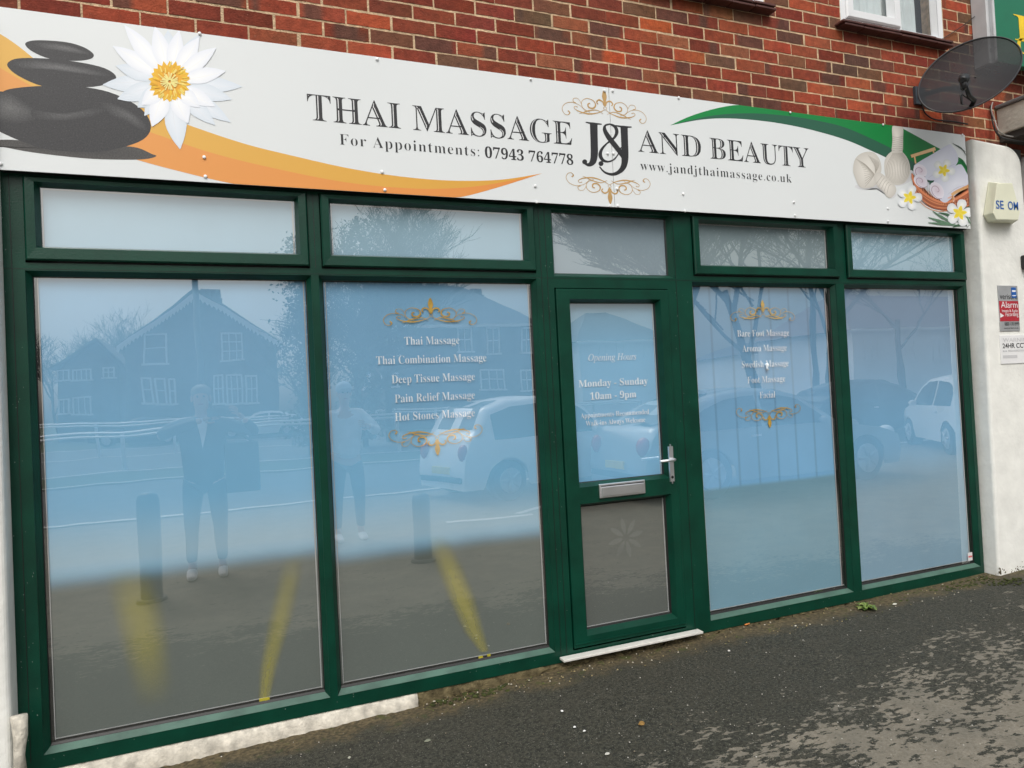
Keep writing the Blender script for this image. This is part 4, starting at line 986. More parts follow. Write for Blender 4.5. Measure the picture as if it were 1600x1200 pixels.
# alarm box
al = thing('alarm_box', 'cream yellow bell shaped alarm box with blue letters on the right pillar', 'alarm box', (5.07, YP, 2.5)); ak = []
yo, yi = YP-.085, YP-.002
F = [P3(*q, yo) for q in ((1558, 286), (1582, 286), (1594, 331), (1591, 344), (1557, 343), (1552, 333))]
Bk = [P3(1544, 284, yi), (F[1][0]+.030, P3(1544, 284, yi)[1]), (F[2][0]+.035, P3(1536, 336, yi)[1]), P3(1582, 350, yi), P3(1543, 348, yi), P3(1536, 336, yi)]
bm = bmesh.new(); f = [bm.verts.new((x, yo, z)) for x, z in F]; b = [bm.verts.new((x, yi, z)) for x, z in Bk]
bm.faces.new(f); bm.faces.new(b[::-1])
for i in range(6): bm.faces.new((f[i], b[i], b[(i+1) % 6], f[(i+1) % 6]))
bmesh.ops.recalc_face_normals(bm, faces=bm.faces); bevel(bm, .005, 2); ak.append(obj('alarm_cover', bm, M['alarm'], al))
M['blueink'] = mat('blue_ink', srgb(20, 92, 172), .4)
bm = bmesh.new(); zb = P3(1565, 326.5, yo)[1]; xa, xb = P3(1556, 322, yo)[0], P3(1568, 322, yo)[0]
add_text(bm, 'SE', xa, xb, zb, .056, yo-.002, 'x', .012); ak.append(obj('lettering', bm, M['blueink'], al)); bm = bmesh.new(); xa, xb = P3(1574.5, 322, yo)[0], P3(1590.5, 322, yo)[0]; add_text(bm, 'OM', xa, xb, zb, .056, yo-.002, 'x', .012)
ak.append(obj('lettering', bm, M['blueink'], al)); child_at(al, *ak)
# alarm notice and cctv notice
M['silver'] = mat('silver_plate', (.42, .43, .44), .35, metal=.3); M['signred'] = mat('notice_red', (.42, .02, .035), .4); M['noticewhite'] = mat('notice_white', (.80, .80, .80), .4, var=.02); M['noticegrey'] = mat('notice_grey', (.52, .53, .54), .5)
nt_ = thing('alarm_notice', 'silver and red alarm notice fixed to the right pillar', 'notice', (5.13, YP, 1.76)); ak = []
yy = YP-.006; x0, z1 = P3(1559.5, 446, yy); x1 = P3(1589.5, 446, yy)[0]; z0 = P3(1562, 517.5, yy)[1]; x0 -= .004
H = z1-z0; W = x1-x0
bm = boxm(x0, x1, yy, YP-.0005, z0, z1); bevel(bm, .001, 1); ak.append(obj('notice_plate', bm, M['silver'], nt_))
bm = bmesh.new(); box(bm, x0+.002, x1-.002, yy-.0008, yy-.0002, z0+H*.215, z0+H*.66); ak.append(obj('red_panel', bm, M['signred'], nt_))
for T_ in (('verisure', x0+.014, x0+W*.95, z0+H*.70, .040), ('0800 138 8999', x0+W*.22, x1-.008, z0+H*.12, .024), ('www.verisure.co.uk', x0+W*.18, x1-.02, z0+H*.05, .011)):
    bm = bmesh.new(); add_text(bm, *T_, yy-.0012, 'x'); ak.append(obj('dark_lettering', bm, M['ink'], nt_))
for T_ in (('Alarm', x0+.018, x1-.014, z0+H*.51, .044), ('Images & Audio', x0+.025, x1-.014, z0+H*.415, .020), ('recording', x0+W*.28, x1-.012, z0+H*.325, .028)):
    bm = bmesh.new(); add_text(bm, *T_, yy-.0018, 'x'); ak.append(obj('white_lettering', bm, M['noticewhite'], nt_))
bm = bmesh.new(); v = [bm.verts.new(q) for q in ((x0+.004, yy-.0018, z0+H*.29), (x0+W*.22, yy-.0018, z0+H*.335), (x0+.004, yy-.0018, z0+H*.40))]; bm.faces.new(v)
ak.append(obj('white_arrow', bm, M['noticewhite'], nt_))
bm = bmesh.new(); box(bm, x0+W*.66, x0+W*.90, yy-.0022, yy-.0014, z0+H*.73, z0+H*.96); ak.append(obj('blue_sticker', bm, M['blueink'], nt_))
bm = bmesh.new(); box(bm, x0+W*.69, x0+W*.87, yy-.0030, yy-.0024, z0+H*.86, z0+H*.90); ak.append(obj('sticker_band', bm, M['noticewhite'], nt_)); bm = bmesh.new(); box(bm, x0+W*.69, x0+W*.87, yy-.0030, yy-.0024, z0+H*.77, z0+H*.79); ak.append(obj('sticker_band', bm, M['noticewhite'], nt_)); child_at(nt_, *ak)
cc = thing('cctv_notice', 'white CCTV warning notice below the silver and red one', 'notice', (5.15, YP, 1.53)); ak = []
x0, z1 = P3(1562, 524, yy); z0 = P3(1563, 569, yy)[1]; x1 = x0+.36; H = z1-z0
bm = boxm(x0, x1, yy, YP-.0005, z0, z1); bevel(bm, .001, 1); ak.append(obj('notice_plate', bm, M['noticewhite'], cc))
bm = bmesh.new(); add_text(bm, '24HR CCTV', x0+.022, x0+.31, z0+H*.55, H*.16, yy-.0012, 'x', .012); ak.append(obj('dark_lettering', bm, M['ink'], cc))
bm = bmesh.new(); add_text(bm, 'WARNING', x0+.028, x0+.33, z0+H*.77, H*.13, yy-.0012, 'x', .01); box(bm, x0+.02, x0+.17, yy-.0012, yy-.0004, z0+H*.20, z0+H*.30)
ak.append(obj('faded_lettering', bm, mat('faded_ink', (.62, .62, .63), .5), cc))
bm = bmesh.new(); box(bm, x0+.022, x0+.040, yy-.0013, yy-.0004, z0+H*.42, z0+H*.47); box(bm, x0+.048, x0+.062, yy-.0013, yy-.0004, z0+H*.42, z0+H*.47)
for k in range(2): box(bm, x0+.075, x0+.28, yy-.0013, yy-.0004, z0+H*(.43+.035*k), z0+H*(.445+.035*k))
ak.append(obj('small_print', bm, M['noticegrey'], cc)); child_at(cc, *ak)
# dark wall bracket at the very edge
bm = bmesh.new(); p = at(1598, 410, -.16); box(bm, p.x-.01, p.x+.12, -.20, -.1505, p.z-.05, p.z+.05); bevel(bm, .012, 2)
tag(obj('wall_bracket', bm, M['black']), 'small black bracket at the right edge of the photo above the alarm notice', 'bracket')
# neighbour's frontage beyond the pillar
bm = bmesh.new(); box(bm, 5.47, 7.5, -.02, .2, .0, 3.2); box(bm, 5.425, 5.52, -.06, .1, .0, 3.1)
tag(obj('neighbour_frontage', bm, mat('neighbour_paint', (.12, .12, .12), .6)), 'dark grey shop frontage just beyond the right pillar', 'shopfront')
bm = bmesh.new(); tube(bm, [(5.455, -.10, .05), (5.455, -.10, 2.95), (5.47, -.12, 3.02)], .022, 10)
tag(obj('downpipe', bm, M['greycable'], smooth=True), 'grey vertical pipe in the gap beyond the right pillar', 'pipe')
# corbel: cream painted box with a dark lead ledge
cb = thing('fascia_corbel', 'weathered cream corbel box with a dark ledge under the green neighbouring sign', 'corbel', (5.3, -.2, 3.1)); ak = []
bx0, bz1 = P3(1556, 172, YB); bz0 = P3(1560, 212, YB)[1]
bm = boxm(bx0, bx0+.75, -.50, YB-.002, bz0, bz1); bevel(bm, .008, 2); ak.append(obj('corbel_box', bm, mat('weathered_cream', (.46, .44, .38), .8, var=.25, vscale=7, bump=.5, bscale=40), cb))
bm = boxm(bx0-.02, bx0+.80, -.55, YB-.001, bz1+.001, bz1+.026); bevel(bm, .006, 1)
for v in bm.verts: v.co.z += (v.co.x-bx0)*.03
ak.append(obj('lead_ledge', bm, mat('lead', (.14, .14, .14), .6, var=.3), cb))
bm = boxm(bx0+.02, bx0+.7, -.42, YB-.002, bz0-.05, bz0-.002); ak.append(obj('under_batten', bm, mat('dark_wood', (.05, .045, .04), .8, var=.3), cb)); child_at(cb, *ak)
# green projecting sign of the neighbour
gs = thing('neighbour_sign', 'green sign with yellow letters at the top right corner, white edge trim', 'sign', (5.6, -.15, 3.7)); ak = []
gx0 = P3(1554, 30, -.17)[0]; gz0 = P3(1575, 99, -.17)[1]
bm = boxm(gx0, gx0+2.2, -.17, -.12, gz0, gz0+1.5); ak.append(obj('sign_panel', bm, mat('sign_green', (.0, .16, .075), .4, var=.06), gs))
px0 = P3(1535, 30, -.12)[0]
bm = boxm(px0+.03, gx0-.0225, -.172, YB-.002, gz0-.01, gz0+1.5); box(bm, px0, px0+.028, -.150, YB-.002, gz0-.01, gz0+1.5); box(bm, gx0-.022, gx0-.002, -.178, -.127, gz0, gz0+1.5); ak.append(obj('edge_trim', bevel(bm, .003, 1), mat('grey_trim', (.55, .56, .57), .4, var=.08), gs))
M['signyellow'] = mat('sign_yellow', srgb(238, 200, 24), .4)
bm = bmesh.new(); la, lz = P3(1586, 62, -.172); add_text(bm, 'F', la, la+.34, lz, P3(1586, 22, -.172)[1]-lz, -.172, 'b', .0)
ak.append(obj('big_lettering', bm, M['signyellow'], gs))
bm = bmesh.new(); la, lz = P3(1590, 82, -.172); add_text(bm, 'C', la, la+.14, lz, .11, -.172, 'b', .0); ak.append(obj('small_lettering', bm, M['signyellow'], gs))
child_at(gs, *ak)
# satellite dish (offset mesh reflector)
sdh = thing('satellite_dish', 'dark grey mesh satellite dish bolted to the brickwork at top right', 'satellite dish', tuple(at(1440, 152, -.08))); ak = []
C0 = at(1516, 115.5, -.40); nrm = Vector((-.42, -.80, .43)).normalized()
def onpl(px, py, n=nrm, c=C0): d = ray(px, py); return CAMP+d*((c-CAMP).dot(n)/d.dot(n))
e1 = onpl(1516+81, 115.5-27)-C0; e2 = onpl(1516, 115.5+55)-C0; e1b = C0-onpl(1516-81, 115.5+27); e1 = (e1+e1b)/2; e2 = (e2+(C0-onpl(1516, 115.5-50)))/2
bm = bmesh.new(); NR, NS = 12, 64; depth = .055
def dp(r_, t): v = C0+e1*math.cos(t)*r_+e2*math.sin(t)*r_; return v-nrm*depth*(1-r_*r_)
rows = [[bm.verts.new(dp(i/NR, 2*math.pi*k/NS)) for k in range(NS)] for i in range(1, NR+1)]; cv = bm.verts.new(dp(0, 0))
for k in range(NS): bm.faces.new((cv, rows[0][k], rows[0][(k+1) % NS]))
for A, B in zip(rows, rows[1:]):
    for k in range(NS): bm.faces.new((A[k], B[k], B[(k+1) % NS], A[(k+1) % NS]))
m = bpy.data.materials.new('perforated_mesh'); m.use_nodes = True; nt = m.node_tree; p_ = nt.nodes['Principled BSDF']; p_.inputs['Base Color'].default_value = (.014, .0145, .016, 1); p_.inputs['Roughness'].default_value = .6; p_.inputs['Specular IOR Level'].default_value = .25
mix = nt.nodes.new('ShaderNodeMixShader'); tr = nt.nodes.new('ShaderNodeBsdfTransparent'); mix.inputs[0].default_value = .80
nz = nt.nodes.new('ShaderNodeTexNoise'); nz.inputs['Scale'].default_value = 6; mr = nt.nodes.new('ShaderNodeMapRange'); mr.inputs[3].default_value = .86; mr.inputs[4].default_value = .93; nt.links.new(nz.outputs[0], mr.inputs[0]); nt.links.new(mr.outputs[0], mix.inputs[0])
nt.links.new(tr.outputs[0], mix.inputs[1]); nt.links.new(p_.outputs[0], mix.inputs[2]); nt.links.new(mix.outputs[0], nt.nodes['Material Output'].inputs[0])
ak.append(obj('reflector', bm, m, sdh, smooth=True))
bm = bmesh.new(); tube(bm, [dp(1, 2*math.pi*k/64)+nrm*.002 for k in range(65)], .0055, 6, cap=False); ak.append(obj('reflector_rim', bm, M['black'], sdh))
foot = onpl(1519, 163); lnbp = at(1505, 124, C0.y-.20)
bm = bmesh.new(); tube(bm, [foot-nrm*.03, foot+nrm*.03, (foot+lnbp)/2+Vector((.01, 0, -.02)), lnbp], [.014, .014, .013, .011], 6); ak.append(obj('feed_arm', bm, M['black'], sdh))
bm = bmesh.new(); hd = (C0-lnbp).normalized(); tube(bm, [lnbp-hd*.03, lnbp-hd*.01, lnbp+hd*.03, lnbp+hd*.05], [.014, .024, .024, .031], 12); tube(bm, [lnbp+Vector((0, 0, 0)), lnbp+Vector((.0, -.0, -.06))], [.018, .016], 8)
ak.append(obj('receiver_head', bm, M['black'], sdh))
bm = bmesh.new(); tube(bm, [lnbp+Vector((0, 0, -.06)), lnbp+Vector((-.035, 0, -.10)), lnbp+Vector((-.03, 0, -.15)), lnbp+Vector((-.005, .01, -.15)), lnbp+Vector((.004, .02, -.08)), foot-nrm*.0+Vector((0, 0, .02))], .0042, 5); ak.append(obj('feed_cable', bm, M['cable'], sdh))
wb = at(1434, 151, YB); bm = bmesh.new(); box(bm, wb.x-.045, wb.x+.05, YB-.02, YB-.001, wb.z-.06, wb.z+.06); back = dp(0, 0)
tube(bm, [Vector((wb.x, YB-.01, wb.z)), Vector((wb.x+.04, -.20, wb.z-.01)), back-nrm*.06], .016, 8); tube(bm, [back-nrm*.07, back-nrm*.0], .03, 8)
ak.append(obj('wall_mount', bm, mat('grey_bracket', (.05, .065, .08), .5), sdh)); child_at(sdh, *ak)
bolts = []
for q in ((1528, 114), (1527, 151), (1507, 156)):
    bm = bmesh.new(); c_ = onpl(*q)-nrm*.035; ball(bm, c_, .006, 6, 5); o_ = obj('bolt', bm, M['black'], sdh); child_at(sdh, o_)
def wire(name, label, pts, r_, m, y=None):
    bm = bmesh.new(); V3 = [at(px, py, yy_) for px, py, yy_ in pts]
    fine = []
    for i in range(len(V3)-1):
        a_, b_, c_, d_ = V3[max(i-1, 0)], V3[i], V3[i+1], V3[min(i+2, len(V3)-1)]
        for k in range(6):
            t = k/6; fine.append(.5*((2*b_)+(-a_+c_)*t+(2*a_-5*b_+4*c_-d_)*t*t+(-a_+3*b_-3*c_+d_)*t**3))
    fine.append(V3[-1]); tube(bm, fine, r_, 6)
    return tag(obj(name, bm, m), label, 'cable', 'cables on the brickwork')
wire('wall_cable', 'black cable sagging along the bricks below the satellite dish', [(1437, 150, -.05), (1443, 172, -.05), (1450, 181, -.05), (1462, 187, -.05), (1490, 190, -.05), (1512, 194, -.05)], .005, M['cable'])
wire('wall_cable', 'thin dark wire slanting from the upper window sill to the green sign', [(1472, 61, -.05), (1490, 50, -.05), (1510, 36, -.06), (1532, 18, -.07), (1545, 6, -.08)], .0028, M['cable'])
wire('wall_cable', 'grey cable looping down beside the cream corbel', [(1551, 160, -.06), (1549, 172, -.07), (1555, 190, -.08), (1560, 204, -.14), (1570, 211, -.12), (1586, 214, -.14)], .0045, M['greycable'])
wire('wall_cable', 'dark cable behind the cream corbel running down to the pillar top', [(1548, 165, -.05), (1550, 185, -.06), (1556, 205, -.09), (1568, 216, -.16), (1600, 222, -.2)], .007, M['cable'])
# nails in the mortar
nb = bmesh.new()
for q in ((1530, 60), (1488, 46), (1421, 55)): pass
# ================================================================== WEED, LITTER
wd_ = bmesh.new(); base = at(1353, 951, 0); c0 = CAMP+ray(1353, 951)*((.062-CAMP.z)/ray(1353, 951).z)
r = random.Random(5); cl_ = wd_.loops.layers.float_color.new('Col')
for k in range(26):
    t = r.uniform(0, 6.283); L_ = r.uniform(.035, .075); w = L_*.26; up = r.uniform(.012, .034); u = Vector((math.cos(t), math.sin(t), 0)); n_ = Vector((-u.y, u.x, 0))
    pr = [c0+u*.003, c0+u*L_*.35+n_*w*.6+Vector((0, 0, up*.8)), c0+u*L_*.7+n_*w+Vector((0, 0, up)), c0+u*L_+Vector((0, 0, up*.5)), c0+u*L_*.7-n_*w+Vector((0, 0, up)), c0+u*L_*.35-n_*w*.6+Vector((0, 0, up*.8))]
    mdp = [c0+u*L_*.35+Vector((0, 0, up*.6)), c0+u*L_*.7+Vector((0, 0, up*.8))]
    V = [wd_.verts.new(q) for q in pr]; m1 = wd_.verts.new(mdp[0]); m2 = wd_.verts.new(mdp[1]); col = r.choice([(.13, .20, .035, 1), (.18, .25, .06, 1), (.09, .15, .03, 1), (.22, .26, .08, 1)])
    for q in ((V[0], V[1], m1), (V[1], V[2], m2, m1), (V[2], V[3], m2), (V[3], V[4], m2), (V[4], V[5], m1, m2), (V[5], V[0], m1)):
        f = wd_.faces.new(q)
        for l in f.loops: l[cl_] = col
tag(obj('weed', wd_, attr_mat('weed_leaf', rough=.5, noise=.3, nscale=60)), 'small green dandelion like weed growing at the foot of the right windows', 'weed')
def gpt(px, py):
    d = ray(px, py); z = .04
    for _ in range(6): p = CAMP+d*((z-CAMP.z)/d.z); z = gz(p.x, p.y)+.004
    return p
r = random.Random(12); bm = bmesh.new(); cl_ = bm.loops.layers.float_color.new('Col')
def chip(px, py, s, col, flat=.35, asp=1):
    p = gpt(px, py); n = 6; t0 = r.uniform(0, 6.28); V = [bm.verts.new(p+Vector((s*asp*math.cos(t0+2*math.pi*i/n)*r.uniform(.6, 1.1), s*math.sin(t0+2*math.pi*i/n)*r.uniform(.6, 1.1), .0))) for i in range(n)]
    T = [bm.verts.new(v.co*.6+p*.4+Vector((0, 0, s*flat+.001))) for v in V]
    fs = [bm.faces.new(T)]+[bm.faces.new((V[i], V[(i+1) % n], T[(i+1) % n], T[i])) for i in range(n)]
    for f in fs:
        for l in f.loops: l[cl_] = col
for k in range(420):
    px, py = r.uniform(300, 1600), r.uniform(900, 1200)
    if py < 1200-.235*(px-150)+18: continue
    chip(px, py, r.uniform(.0016, .0042), r.choice([(.45, .43, .38, 1), (.3, .28, .24, 1), (.55, .53, .48, 1), (.2, .17, .12, 1)]))
for k in range(260):          # crumbs in the brown strip by the frame
    px = r.uniform(660, 1560); py = 1118-.222*(px-560)+r.uniform(-6, 22); chip(px, py, r.uniform(.002, .006), r.choice([(.3, .24, .12, 1), (.16, .13, .06, 1), (.42, .38, .30, 1), (.10, .12, .03, 1)]), .6)
tag(obj('grit', bm, attr_mat('grit_stone', rough=.8, noise=.2, nscale=90)), 'loose grit and crumbs scattered over the pavement', 'grit', kind='stuff')
for (px, py, s, asp, col, lab) in [(1398, 944, .013, 1.6, (.62, .60, .52, 1), 'white plaster flake lying just right of the weed'), (1243, 978, .007, 1.5, (.6, .58, .5, 1), 'pale chip on the tarmac below the fourth window'), (878, 1111, .009, 1, (.72, .72, .70, 1), 'bright white chip in the middle of the pavement, uppermost of three'),
                              (898, 1136, .008, 1, (.72, .72, .70, 1), 'bright white chip in the middle of the pavement, left one of the lower pair'), (913, 1142, .007, 1.3, (.70, .70, .66, 1), 'bright white chip in the middle of the pavement, right one of the lower pair'), (949, 1178, .010, 1.2, (.55, .54, .48, 1), 'pale stone chip near the bottom edge on the dark tarmac'),
                              (546, 1184, .011, .7, (.42, .42, .34, 1), 'greyish flake at the bottom of the photo left of centre'), (668, 1157, .012, 1.4, (.17, .18, .13, 1), 'dull olive leaf scrap on the dark tarmac'), (1139, 1017, .010, 1, (.65, .63, .58, 1), 'white chip right of the door on the pavement'), (1481, 1126, .012, 1.8, (.24, .225, .19, 1), 'long pale flake on the worn patch at lower right')]:
    bm = bmesh.new(); cl_ = bm.loops.layers.float_color.new('Col'); chip(px, py, s, col, .3, asp)
    tag(obj('stone_chip', bm, attr_mat('chip_%d' % px, rough=.7, noise=.1, nscale=90)), lab, 'stone chip', 'pale chips on the pavement')
bm = bmesh.new(); p = gpt(1168, 977); tube(bm, [p+Vector((-.018, 0, .006)), p+Vector((.018, .004, .006))], .0042, 8)
tag(obj('cigarette_end', bm, mat('orange_filter', (.65, .22, .05), .7)), 'orange cigarette end on the grit right of the door', 'cigarette end')
bm = bmesh.new(); cl_ = bm.loops.layers.float_color.new('Col'); chip(1002, 1131, .016, (.30, .17, .04, 1), .5, 1)
tag(obj('dead_leaf', bm, attr_mat('dead_leaf', rough=.7, noise=.4, nscale=60)), 'crumpled brown leaf on the tarmac in front of the door', 'leaf')
M['moss'] = mat('moss', (.045, .055, .010), .95, var=.6, vscale=60, bump=1, bscale=200)
bm = bmesh.new(); r = random.Random(9)
for k in range(240):
    px = r.choice([r.uniform(1480, 1600), r.uniform(1400, 1600), r.uniform(670, 800)]); py = (905 if px > 1545 else 1122-.2245*(px-560))+r.uniform(-3, 9); p = gpt(px, py); ball(bm, p-Vector((0, 0, .003)), r.uniform(.004, .011), 6, 4, (1.3, 1, .6))
tag(obj('moss', bm, M['moss']), 'dark green moss in the angle at the foot of the wall', 'moss', kind='stuff')

# ================================================================== THE STREET BEHIND THE CAMERA (seen reflected in the glass)
M['bark'] = mat('bark', (.030, .028, .024), .9, var=.3)
M['darkbrick'] = mat('dark_house_brick', (.10, .075, .065), .9, var=.25, vscale=3, bump=.3)
M['slate'] = mat('roof_slate', (.07, .07, .08), .8, var=.25, vscale=4)
M['whitepaint'] = mat('white_paint', (.85, .85, .85), .5, var=.03)
M['blind'] = mat('pale_curtain', (.50, .52, .50), .8, var=.15, vscale=2)
M['galv'] = mat('galvanised_rail', (.62, .63, .64), .45, metal=.2, var=.1)
M['skin'] = mat('skin', (.50, .30, .22), .55, var=.08)
M['jacket'] = mat('dark_jacket', (.012, .014, .02), .6, var=.2)
M['trouser'] = mat('dark_trousers', (.012, .012, .015), .7, var=.2)
M['tee'] = mat('white_cloth', (.82, .82, .84), .8)
M['palejacket'] = mat('pale_jacket', (.62, .64, .68), .7, var=.15)
M['hair'] = mat('grey_hair', (.25, .23, .21), .8)
M['hat'] = mat('pale_blue_cap', (.40, .50, .62), .8)
M['ivy'] = mat('ivy_leaf', (.03, .05, .018), .7, var=.5)
def bare_tree(label, base, h, spread, seed, lv=5, nb=4, ivy=False, group='bare trees across the street', lean=0):
    r = random.Random(seed); t = thing('bare_tree', label, 'tree', base, group=group)
    bm = bmesh.new(); tw = bmesh.new(); tips = []
    def grow(bmx, p, d, L_, rad, lev):
        n = 3; pts = [p]; rr = [rad]
        for i in range(n):
            d = (d+Vector((r.uniform(-.18, .18), r.uniform(-.18, .18), r.uniform(-.02, .14)))).normalized(); pts.append(pts[-1]+d*L_/n); rr.append(rad*(1-.42*(i+1)/n))
        tube(bmx, pts, rr, 7 if lev == 0 else 3, cap=False)
        if lev >= lv: tips.append(pts[-1]); return
        for k in range(nb+(1 if lev in (1, 2) else 0)):
            f = r.uniform(.35, 1.0); q = pts[0]+(pts[-1]-pts[0])*f if lev else pts[1]+(pts[-1]-pts[1])*r.uniform(.1, 1)
            a_ = r.uniform(0, 6.283); out = Vector((math.cos(a_), math.sin(a_), 0)); nd = (d*r.uniform(.55, 1.0)+out*r.uniform(.4, .9)*spread).normalized()
            grow(tw, q, nd, L_*r.uniform(.55, .78), max(.010, rr[-1]*r.uniform(.62, .85)) if lev else rad*r.uniform(.4, .6), lev+1)
    grow(bm, Vector((0, 0, 0)), Vector((lean, 0, 1)), h*.34, h*.0135, 0)
    o1 = obj('trunk', bm, M['bark'], t); o2 = obj('crown', tw, M['bark'], t)
    if ivy:
        lb_ = bmesh.new()
        for k in range(9000):
            z = r.uniform(.3, h*.92); a_ = r.uniform(0, 6.283); rad = (.5+.9*math.sin(math.pi*min(1, z/h))*spread)*r.uniform(.3, 1)*(1 if r.random() < .8 else 1.5); c = Vector(((rad*math.cos(a_))*(.6+.4*math.sin(z*2.3+a_*2))+lean*z, rad*math.sin(a_), z)); s_ = r.uniform(.03, .08)
            u = Vector((r.uniform(-1, 1), r.uniform(-1, 1), r.uniform(-1, 1))).normalized(); v_ = u.cross(Vector((r.uniform(-1, 1), r.uniform(-1, 1), .3))).normalized()
            lb_.faces.new([lb_.verts.new(c+u*s_), lb_.verts.new(c+v_*s_*.6), lb_.verts.new(c-u*s_), lb_.verts.new(c-v_*s_*.6)])
        obj('ivy', lb_, M['ivy'], t)
    return t
def treeat(label, px, pytop, dist, spread, seed, **k):
    top = mir(px, pytop, dist); return bare_tree(label, (top.x, top.y, -.05), top.z*1.3, spread, seed, **k)
treeat('bare winter tree reflected in the second transom window', 592, 300, 24, .85, 11, lv=6, nb=4)
treeat('bare winter tree reflected at the right side of the fanlight above the door', 1040, 215, 16, .95, 23, lv=6, nb=4)
treeat('dense bare tree reflected in the fourth window and its transom', 1170, 150, 15, .95, 31, lv=6, nb=4)
treeat('bare tree reflected where the fourth and fifth transoms meet', 1275, 160, 15, .95, 37, lv=6, nb=4)
treeat('thin bare tree reflected in the right hand transom window', 1395, 330, 26, 1.0, 41, lv=5, nb=3)
treeat('bare tree behind the low house, nearer the reflected gable', 205, 480, 62, .8, 51, lv=5, nb=4)
treeat('bare tree behind the low house, second from the reflected gable', 150, 490, 60, .8, 53, lv=5, nb=4)
treeat('bare tree at the far left of the first window reflection', 88, 520, 55, .8, 57, lv=5, nb=4)
treeat('ivy covered tree reflected beside the first mullion', 474, 425, 20, .6, 61, lv=4, nb=3, ivy=True)
treeat('ivy covered tree reflected at the top left of the second window', 560, 400, 22, 1.6, 67, lv=5, nb=4, ivy=True)

def qbox(bm, px0, py0, px1, py1, dist, th, front=0.0):
    """upright rectangle facing the shop, given by two reflected photo corners, th deep"""
    a_, b_ = mir(px0, py0, dist), mir(px1, py1, dist); zc = sorted((a_.z, b_.z)); xc = sorted((a_.x, b_.x))
    box(bm, xc[0], xc[1], a_.y+front-th, a_.y+front, zc[0], zc[1]); return xc[0], xc[1], zc[0], zc[1], a_.y
def house_window(parent, px0, py0, px1, py1, dist, nx=2, nz=2, lit=False, group=None, fm=None):
    a_, b_ = mir(px0, py0, dist), mir(px1, py1, dist); x0, x1 = sorted((a_.x, b_.x)); z0, z1 = sorted((a_.z, b_.z)); y = -dist+.06; w = .09
    bm = bmesh.new(); 
    box(bm, x0, x0+w, y-.12, y, z0, z1); box(bm, x1-w, x1, y-.12, y, z0, z1); box(bm, x0+w, x1-w, y-.12, y, z1-w, z1); box(bm, x0-.08, x1+.08, y-.12, y+.05, z0-.1, z0)
    for i in range(1, nx): c = x0+(x1-x0)*i/nx; box(bm, c-.03, c+.03, y-.1, y-.01, z0, z1-w)
    for i in range(1, nz): c = z0+(z1-z0)*i/nz; box(bm, x0+w, x1-w, y-.09, y-.005, c-.03, c+.03)
    o_ = obj('window', bm, M['whitepaint'], parent)
    bm = bmesh.new(); box(bm, x0+w, x1-w, y-.11, y-.105, z0, z1-w); p_ = obj('pane', bm, fm or (M['blind'] if lit else M['darkglass']), o_)
    return o_
def gable_house(label, dist, L_, A_, R__, base=-.05, deep=9, wall='darkbrick', roof='slate', barge=True):
    l, a_, r_ = mir(*L_, dist), mir(*A_, dist), mir(*R__, dist); t = thing('house', label, 'house', (a_.x, -dist, base)); ks = []
    ez = (l.z+r_.z)/2; x0, x1 = l.x+.35, r_.x-.35
    bm = bmesh.new(); f = [bm.verts.new((x, -dist, z)) for x, z in ((x0, base), (x1, base), (x1, ez), (a_.x, a_.z), (x0, ez))]; b_ = [bm.verts.new((v.co.x, -dist-deep, v.co.z)) for v in f]
    bm.faces.new(f); bm.faces.new(b_[::-1])
    for i in range(5): bm.faces.new((f[i], b_[i], b_[(i+1) % 5], f[(i+1) % 5]))
    ks.append(obj('wall', bm, M[wall], t))
    bm = bmesh.new()
    for e_ in (l, r_):
        v = [bm.verts.new(q) for q in ((e_.x, -dist+.35, ez-.1), (a_.x, -dist+.35, a_.z+.12), (a_.x, -dist-deep-.3, a_.z+.12), (e_.x, -dist-deep-.3, ez-.1))]
        w = [bm.verts.new(q.co+Vector((0, 0, .18))) for q in v]; bm.faces.new(v); bm.faces.new(w)
        for i in range(4): bm.faces.new((v[i], w[i], w[(i+1) % 4], v[(i+1) % 4]))
    ks.append(obj('roof', bm, M[roof], t))
    if barge:
        bm = bmesh.new(); n = 22
        for e_ in (l, r_):
            for i in range(n):
                t0, t1 = i/n, (i+1)/n; P_ = [Vector((e_.x+(a_.x-e_.x)*q, -dist+.37, ez+(a_.z-ez)*q)) for q in (t0, (t0+t1)/2, t1)]
                v = [P_[0]+Vector((0, 0, .05)), P_[2]+Vector((0, 0, .05)), P_[2]-Vector((0, 0, .22)), P_[1]-Vector((0, 0, .40)), P_[0]-Vector((0, 0, .22))]
                V = [bm.verts.new(q) for q in v]; W_ = [bm.verts.new(q+Vector((0, .05, 0))) for q in v]; bm.faces.new(V); bm.faces.new(W_)
                for k in range(5): bm.faces.new((V[k], W_[k], W_[(k+1) % 5], V[(k+1) % 5]))
        ks.append(obj('bargeboard', bm, M['whitepaint'], t))
    return t, ks
def chimney(t, px0, py0, px1, dist, off=2.0, zb=None, pots=4):
    a_, b_ = mir(px0, py0, dist), mir(px1, py0, dist); x0, x1 = sorted((a_.x, b_.x)); bm = bmesh.new(); box(bm, x0, x1, -dist-off-1, -dist-off, (zb or a_.z-3), a_.z); box(bm, x0-.1, x1+.1, -dist-off-1.1, -dist-off+.1, a_.z-.35, a_.z-.15)
    for i in range(pots): x = x0+(x1-x0)*(i+.5)/pots; tube(bm, [(x, -dist-off-.5, a_.z), (x, -dist-off-.5, a_.z+.45)], [.17, .13], 8)
    return obj('chimney', bm, M['darkbrick'], t)
t, ks = gable_house('two storey brick house with white scalloped gable boards reflected in the first window', 40, (184, 541), (308, 458), (443, 540))
